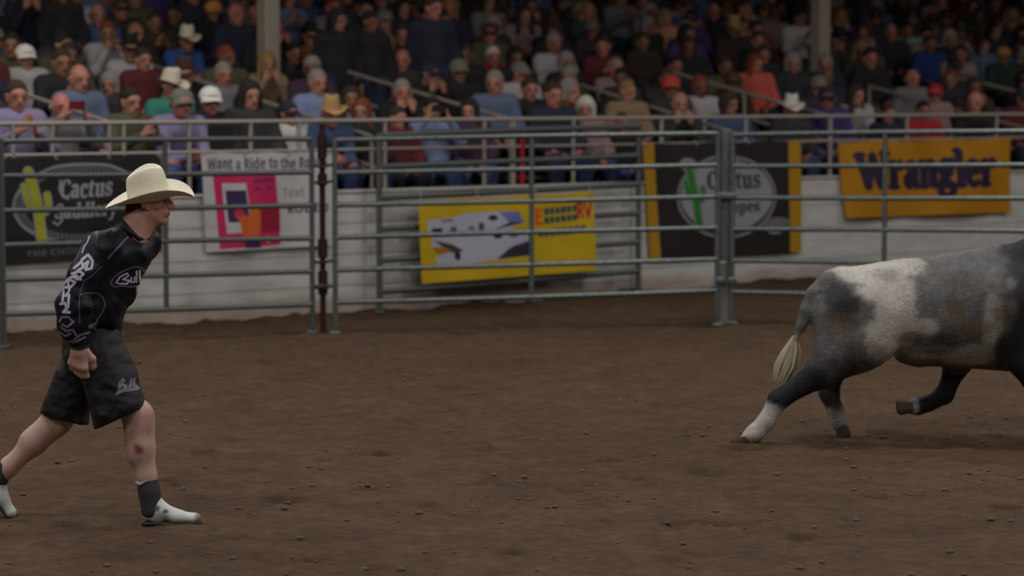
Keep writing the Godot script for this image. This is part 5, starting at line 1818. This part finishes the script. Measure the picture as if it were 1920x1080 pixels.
# Bodies: tapered capsules joined by a smooth minimum, meshed as surface nets.
class Flesh:
	var bones := []
	var cuts := []
	var dents := []
	var k := 0.02
	var cell := 0.012

	func _init(smooth := 0.02, size := 0.012) -> void:
		k = smooth
		cell = size

	func bone(a: Vector3, b: Vector3, ra: float, rb: float, w := Vector3.ZERO, s := 1.0) -> void:
		bones.append([a, b, ra, rb, w, s])

	func blob(a: Vector3, r: float, w := Vector3.ZERO, s := 1.0) -> void:
		bones.append([a, a + Vector3(0, 0.0005, 0), r, r, w, s])

	func chain(ps: Array, rs: Array) -> void:
		for i in ps.size() - 1: bone(ps[i], ps[i + 1], rs[i], rs[i + 1])

	func cut(at: Vector3, out: Vector3, reach: float) -> void:
		cuts.append([at, out.normalized(), reach])

	func dent(at: Vector3, r: float, deep: float) -> void:
		dents.append([at, r, deep])

	func into(m: MB, paint = null, place = null) -> void:
		var lo := Vector3.ONE * 1e9
		var hi := -lo
		for b in bones:
			var r: float = maxf(b[2], b[3]) * maxf(1.0, b[5]) + 3.0 * k + 2.0 * cell
			lo = lo.min(b[0].min(b[1]) - Vector3.ONE * r)
			hi = hi.max(b[0].max(b[1]) + Vector3.ONE * r)
		var nx := int((hi.x - lo.x) / cell) + 2
		var ny := int((hi.y - lo.y) / cell) + 2
		var nz := int((hi.z - lo.z) / cell) + 2
		var f := PackedFloat32Array()
		f.resize(nx * ny * nz)
		for b in bones:
			var a: Vector3 = b[0]
			var ab: Vector3 = b[1] - a
			var l2 := maxf(ab.length_squared(), 1e-9)
			var ra: float = b[2]
			var dr: float = b[3] - ra
			var w: Vector3 = b[4]
			var sq: float = 1.0 / b[5] - 1.0
			var flat: bool = absf(sq) > 1e-4
			var r: float = maxf(b[2], b[3]) * maxf(1.0, b[5]) + 3.0 * k + cell
			var l: Vector3 = a.min(b[1]) - Vector3.ONE * r - lo
			var h: Vector3 = a.max(b[1]) + Vector3.ONE * r - lo
			var x0 := maxi(0, int(l.x / cell))
			var x1 := mini(nx - 1, int(h.x / cell) + 1)
			var y1 := mini(ny - 1, int(h.y / cell) + 1)
			var ik := -1.0 / k
			var far := 4.0 * k
			for z in range(maxi(0, int(l.z / cell)), mini(nz - 1, int(h.z / cell) + 1) + 1):
				for y in range(maxi(0, int(l.y / cell)), y1 + 1):
					var at := (z * ny + y) * nx
					var p := Vector3(x0 * cell, y * cell, z * cell) + lo - a
					for x in range(x0, x1 + 1):
						var q := p
						if flat: q += w * (p.dot(w) * sq)
						var t := clampf(q.dot(ab) / l2, 0.0, 1.0)
						var d := (q - ab * t).length() - ra - dr * t
						if d < far: f[at + x] += exp(d * ik)
						p.x += cell
		for i in f.size():
			f[i] = -k * log(f[i]) if f[i] > 1e-6 else 14.0 * k
		for cu in cuts:
			var o: Vector3 = cu[0]
			var reach: float = cu[2]
			var l: Vector3 = o - Vector3.ONE * reach - lo
			var h: Vector3 = o + Vector3.ONE * reach - lo
			for z in range(clampi(int(l.z / cell), 0, nz - 1), clampi(int(h.z / cell) + 1, 0, nz - 1) + 1):
				for y in range(clampi(int(l.y / cell), 0, ny - 1), clampi(int(h.y / cell) + 1, 0, ny - 1) + 1):
					for x in range(clampi(int(l.x / cell), 0, nx - 1), clampi(int(h.x / cell) + 1, 0, nx - 1) + 1):
						var p := Vector3(x, y, z) * cell + lo - o
						if p.length() < reach:
							var at := (z * ny + y) * nx + x
							f[at] = maxf(f[at], p.dot(cu[1]))
		for de in dents:
			var o: Vector3 = de[0]
			var r: float = de[1]
			var l: Vector3 = o - Vector3.ONE * r * 2.2 - lo
			var h: Vector3 = o + Vector3.ONE * r * 2.2 - lo
			for z in range(clampi(int(l.z / cell), 0, nz - 1), clampi(int(h.z / cell) + 1, 0, nz - 1) + 1):
				for y in range(clampi(int(l.y / cell), 0, ny - 1), clampi(int(h.y / cell) + 1, 0, ny - 1) + 1):
					for x in range(clampi(int(l.x / cell), 0, nx - 1), clampi(int(h.x / cell) + 1, 0, nx - 1) + 1):
						var q := (Vector3(x, y, z) * cell + lo - o).length() / r
						if q < 2.2: f[(z * ny + y) * nx + x] += de[2] * exp(-q * q)
		var off := [0, 1, nx, nx + 1, nx * ny, nx * ny + 1, nx * ny + nx, nx * ny + nx + 1]
		var corner := [Vector3(0, 0, 0), Vector3(1, 0, 0), Vector3(0, 1, 0), Vector3(1, 1, 0), Vector3(0, 0, 1), Vector3(1, 0, 1), Vector3(0, 1, 1), Vector3(1, 1, 1)]
		var edges := [[0, 1], [2, 3], [4, 5], [6, 7], [0, 2], [1, 3], [4, 6], [5, 7], [0, 4], [1, 5], [2, 6], [3, 7]]
		var which := {}
		var o1: int = off[1]; var o2: int = off[2]; var o3: int = off[3]; var o4: int = off[4]; var o5: int = off[5]; var o6: int = off[6]; var o7: int = off[7]
		var big := 13.0 * k
		for z in nz - 1:
			for y in ny - 1:
				var row := (z * ny + y) * nx
				for x in nx - 1:
					var i := row + x
					if f[i] > big: continue
					var g0 := f[i] < 0.0
					if g0 == (f[i + o1] < 0.0) and g0 == (f[i + o2] < 0.0) and g0 == (f[i + o3] < 0.0) and g0 == (f[i + o4] < 0.0) and g0 == (f[i + o5] < 0.0) and g0 == (f[i + o6] < 0.0) and g0 == (f[i + o7] < 0.0):
						continue
					var sum := Vector3.ZERO
					var count := 0
					for e in edges:
						var fa := f[i + off[e[0]]]
						var fb := f[i + off[e[1]]]
						if (fa < 0.0) != (fb < 0.0):
							sum += corner[e[0]].lerp(corner[e[1]], fa / (fa - fb))
							count += 1
					var grad := Vector3(f[i + o1] + f[i + o3] + f[i + o5] + f[i + o7] - f[i] - f[i + o2] - f[i + o4] - f[i + o6], f[i + o2] + f[i + o3] + f[i + o6] + f[i + o7] - f[i] - f[i + o1] - f[i + o4] - f[i + o5], f[i + o4] + f[i + o5] + f[i + o6] + f[i + o7] - f[i] - f[i + o1] - f[i + o2] - f[i + o3]).normalized()
					var p := (Vector3(x, y, z) + sum / count) * cell + lo
					which[i] = m.vert(p, grad, place.call(p, grad) if place != null else Vector2.ZERO, paint.call(p, grad) if paint != null else Color.WHITE)
		for i in which:
			var g := f[i] < 0.0
			if g != (f[i + o1] < 0.0) and which.has(i - o2) and which.has(i - o4) and which.has(i - o6):
				m.quad(which[i], which[i - o2], which[i - o6], which[i - o4])
			if g != (f[i + o2] < 0.0) and which.has(i - o1) and which.has(i - o4) and which.has(i - o5):
				m.quad(which[i], which[i - o1], which[i - o5], which[i - o4])
			if g != (f[i + o4] < 0.0) and which.has(i - o1) and which.has(i - o2) and which.has(i - o3):
				m.quad(which[i], which[i - o1], which[i - o3], which[i - o2])

# Prints: flat colour and lettering drawn into an image.
class Print:
	var im: Image
	var s := 1.0
	var o := Vector2.ZERO

	func _init(size: Vector2, origin: Vector2, scale: float, ground: Color) -> void:
		s = scale
		o = origin
		im = Image.create(int(size.x * s), int(size.y * s), false, Image.FORMAT_RGB8)
		im.fill(ground)

	func tri(a: Vector2, b: Vector2, d: Vector2, k: Color) -> void:
		var y0 := maxi(0, int(floorf(minf(a.y, minf(b.y, d.y)))))
		var y1 := mini(im.get_height() - 1, int(ceilf(maxf(a.y, maxf(b.y, d.y)))))
		for y in range(y0, y1 + 1):
			var yc := y + 0.5
			var x0 := 1e9
			var x1 := -1e9
			for e in [[a, b], [b, d], [d, a]]:
				var p: Vector2 = e[0]
				var q: Vector2 = e[1]
				if (p.y <= yc) != (q.y <= yc):
					var x := p.x + (q.x - p.x) * (yc - p.y) / (q.y - p.y)
					x0 = minf(x0, x)
					x1 = maxf(x1, x)
			var xa := maxi(0, int(roundf(x0)))
			var xb := mini(im.get_width(), int(roundf(x1)))
			if xb > xa: im.fill_rect(Rect2i(xa, y, xb - xa, 1), k)

	func to(p: Vector2) -> Vector2:
		return (p - o) * s

	func poly(ps: Array, k: Color) -> void:
		var q := PackedVector2Array()
		for p in ps: q.append(to(p))
		var t := Geometry2D.triangulate_polygon(q)
		for i in range(0, t.size(), 3): tri(q[t[i]], q[t[i + 1]], q[t[i + 2]], k)

	func rect(x0: float, y0: float, x1: float, y1: float, k: Color) -> void:
		poly([Vector2(x0, y0), Vector2(x1, y0), Vector2(x1, y1), Vector2(x0, y1)], k)

	func oval(c: Vector2, r: Vector2, k: Color) -> void:
		var ps := []
		for i in 48: ps.append(c + Vector2(cos(TAU * i / 48), sin(TAU * i / 48)) * r)
		poly(ps, k)

	func line(ps: Array, w: float, k: Color) -> void:
		for i in ps.size():
			var p: Vector2 = ps[i]
			var ring := []
			for j in 10: ring.append(p + Vector2(cos(TAU * j / 10), sin(TAU * j / 10)) * w * 0.5)
			poly(ring, k)
			if i:
				var a: Vector2 = ps[i - 1]
				var t := (p - a).orthogonal().normalized() * w * 0.5
				if t.length() > 0: poly([a + t, p + t, p - t, a - t], k)

	func text(what: String, font: String, box: Rect2, k: Color, slant := 0.0, bold := 400) -> void:
		var f := SystemFont.new()
		f.font_names = PackedStringArray([font])
		f.font_weight = bold
		var t := TextMesh.new()
		t.font = f
		t.text = what
		t.font_size = 64
		t.depth = 0.0
		t.pixel_size = 0.01
		var a := t.get_mesh_arrays()
		var vs: PackedVector3Array = a[Mesh.ARRAY_VERTEX]
		var ii: PackedInt32Array = a[Mesh.ARRAY_INDEX] if a[Mesh.ARRAY_INDEX] != null else PackedInt32Array(range(vs.size()))
		if vs.is_empty(): return
		var lo := vs[0]
		var hi := vs[0]
		for p in vs:
			lo = lo.min(p)
			hi = hi.max(p)
		var q := PackedVector2Array()
		for p in vs:
			var y := (hi.y - p.y) / maxf(hi.y - lo.y, 1e-6)
			q.append(to(box.position + Vector2((p.x - lo.x) / maxf(hi.x - lo.x, 1e-6) * box.size.x + slant * (1.0 - y) * box.size.y, y * box.size.y)))
		var grow := box.size.y * s * (0.018 if bold < 800 else 0.045) if bold > 500 else 0.0
		for w in ([Vector2.ZERO] if grow == 0.0 else [Vector2(-grow, 0), Vector2(grow, 0), Vector2(0, -grow), Vector2(0, grow)]):
			for i in range(0, ii.size(), 3): tri(q[ii[i]] + w, q[ii[i + 1]] + w, q[ii[i + 2]] + w, k)

	func texture() -> ImageTexture:
		return ImageTexture.create_from_image(im)
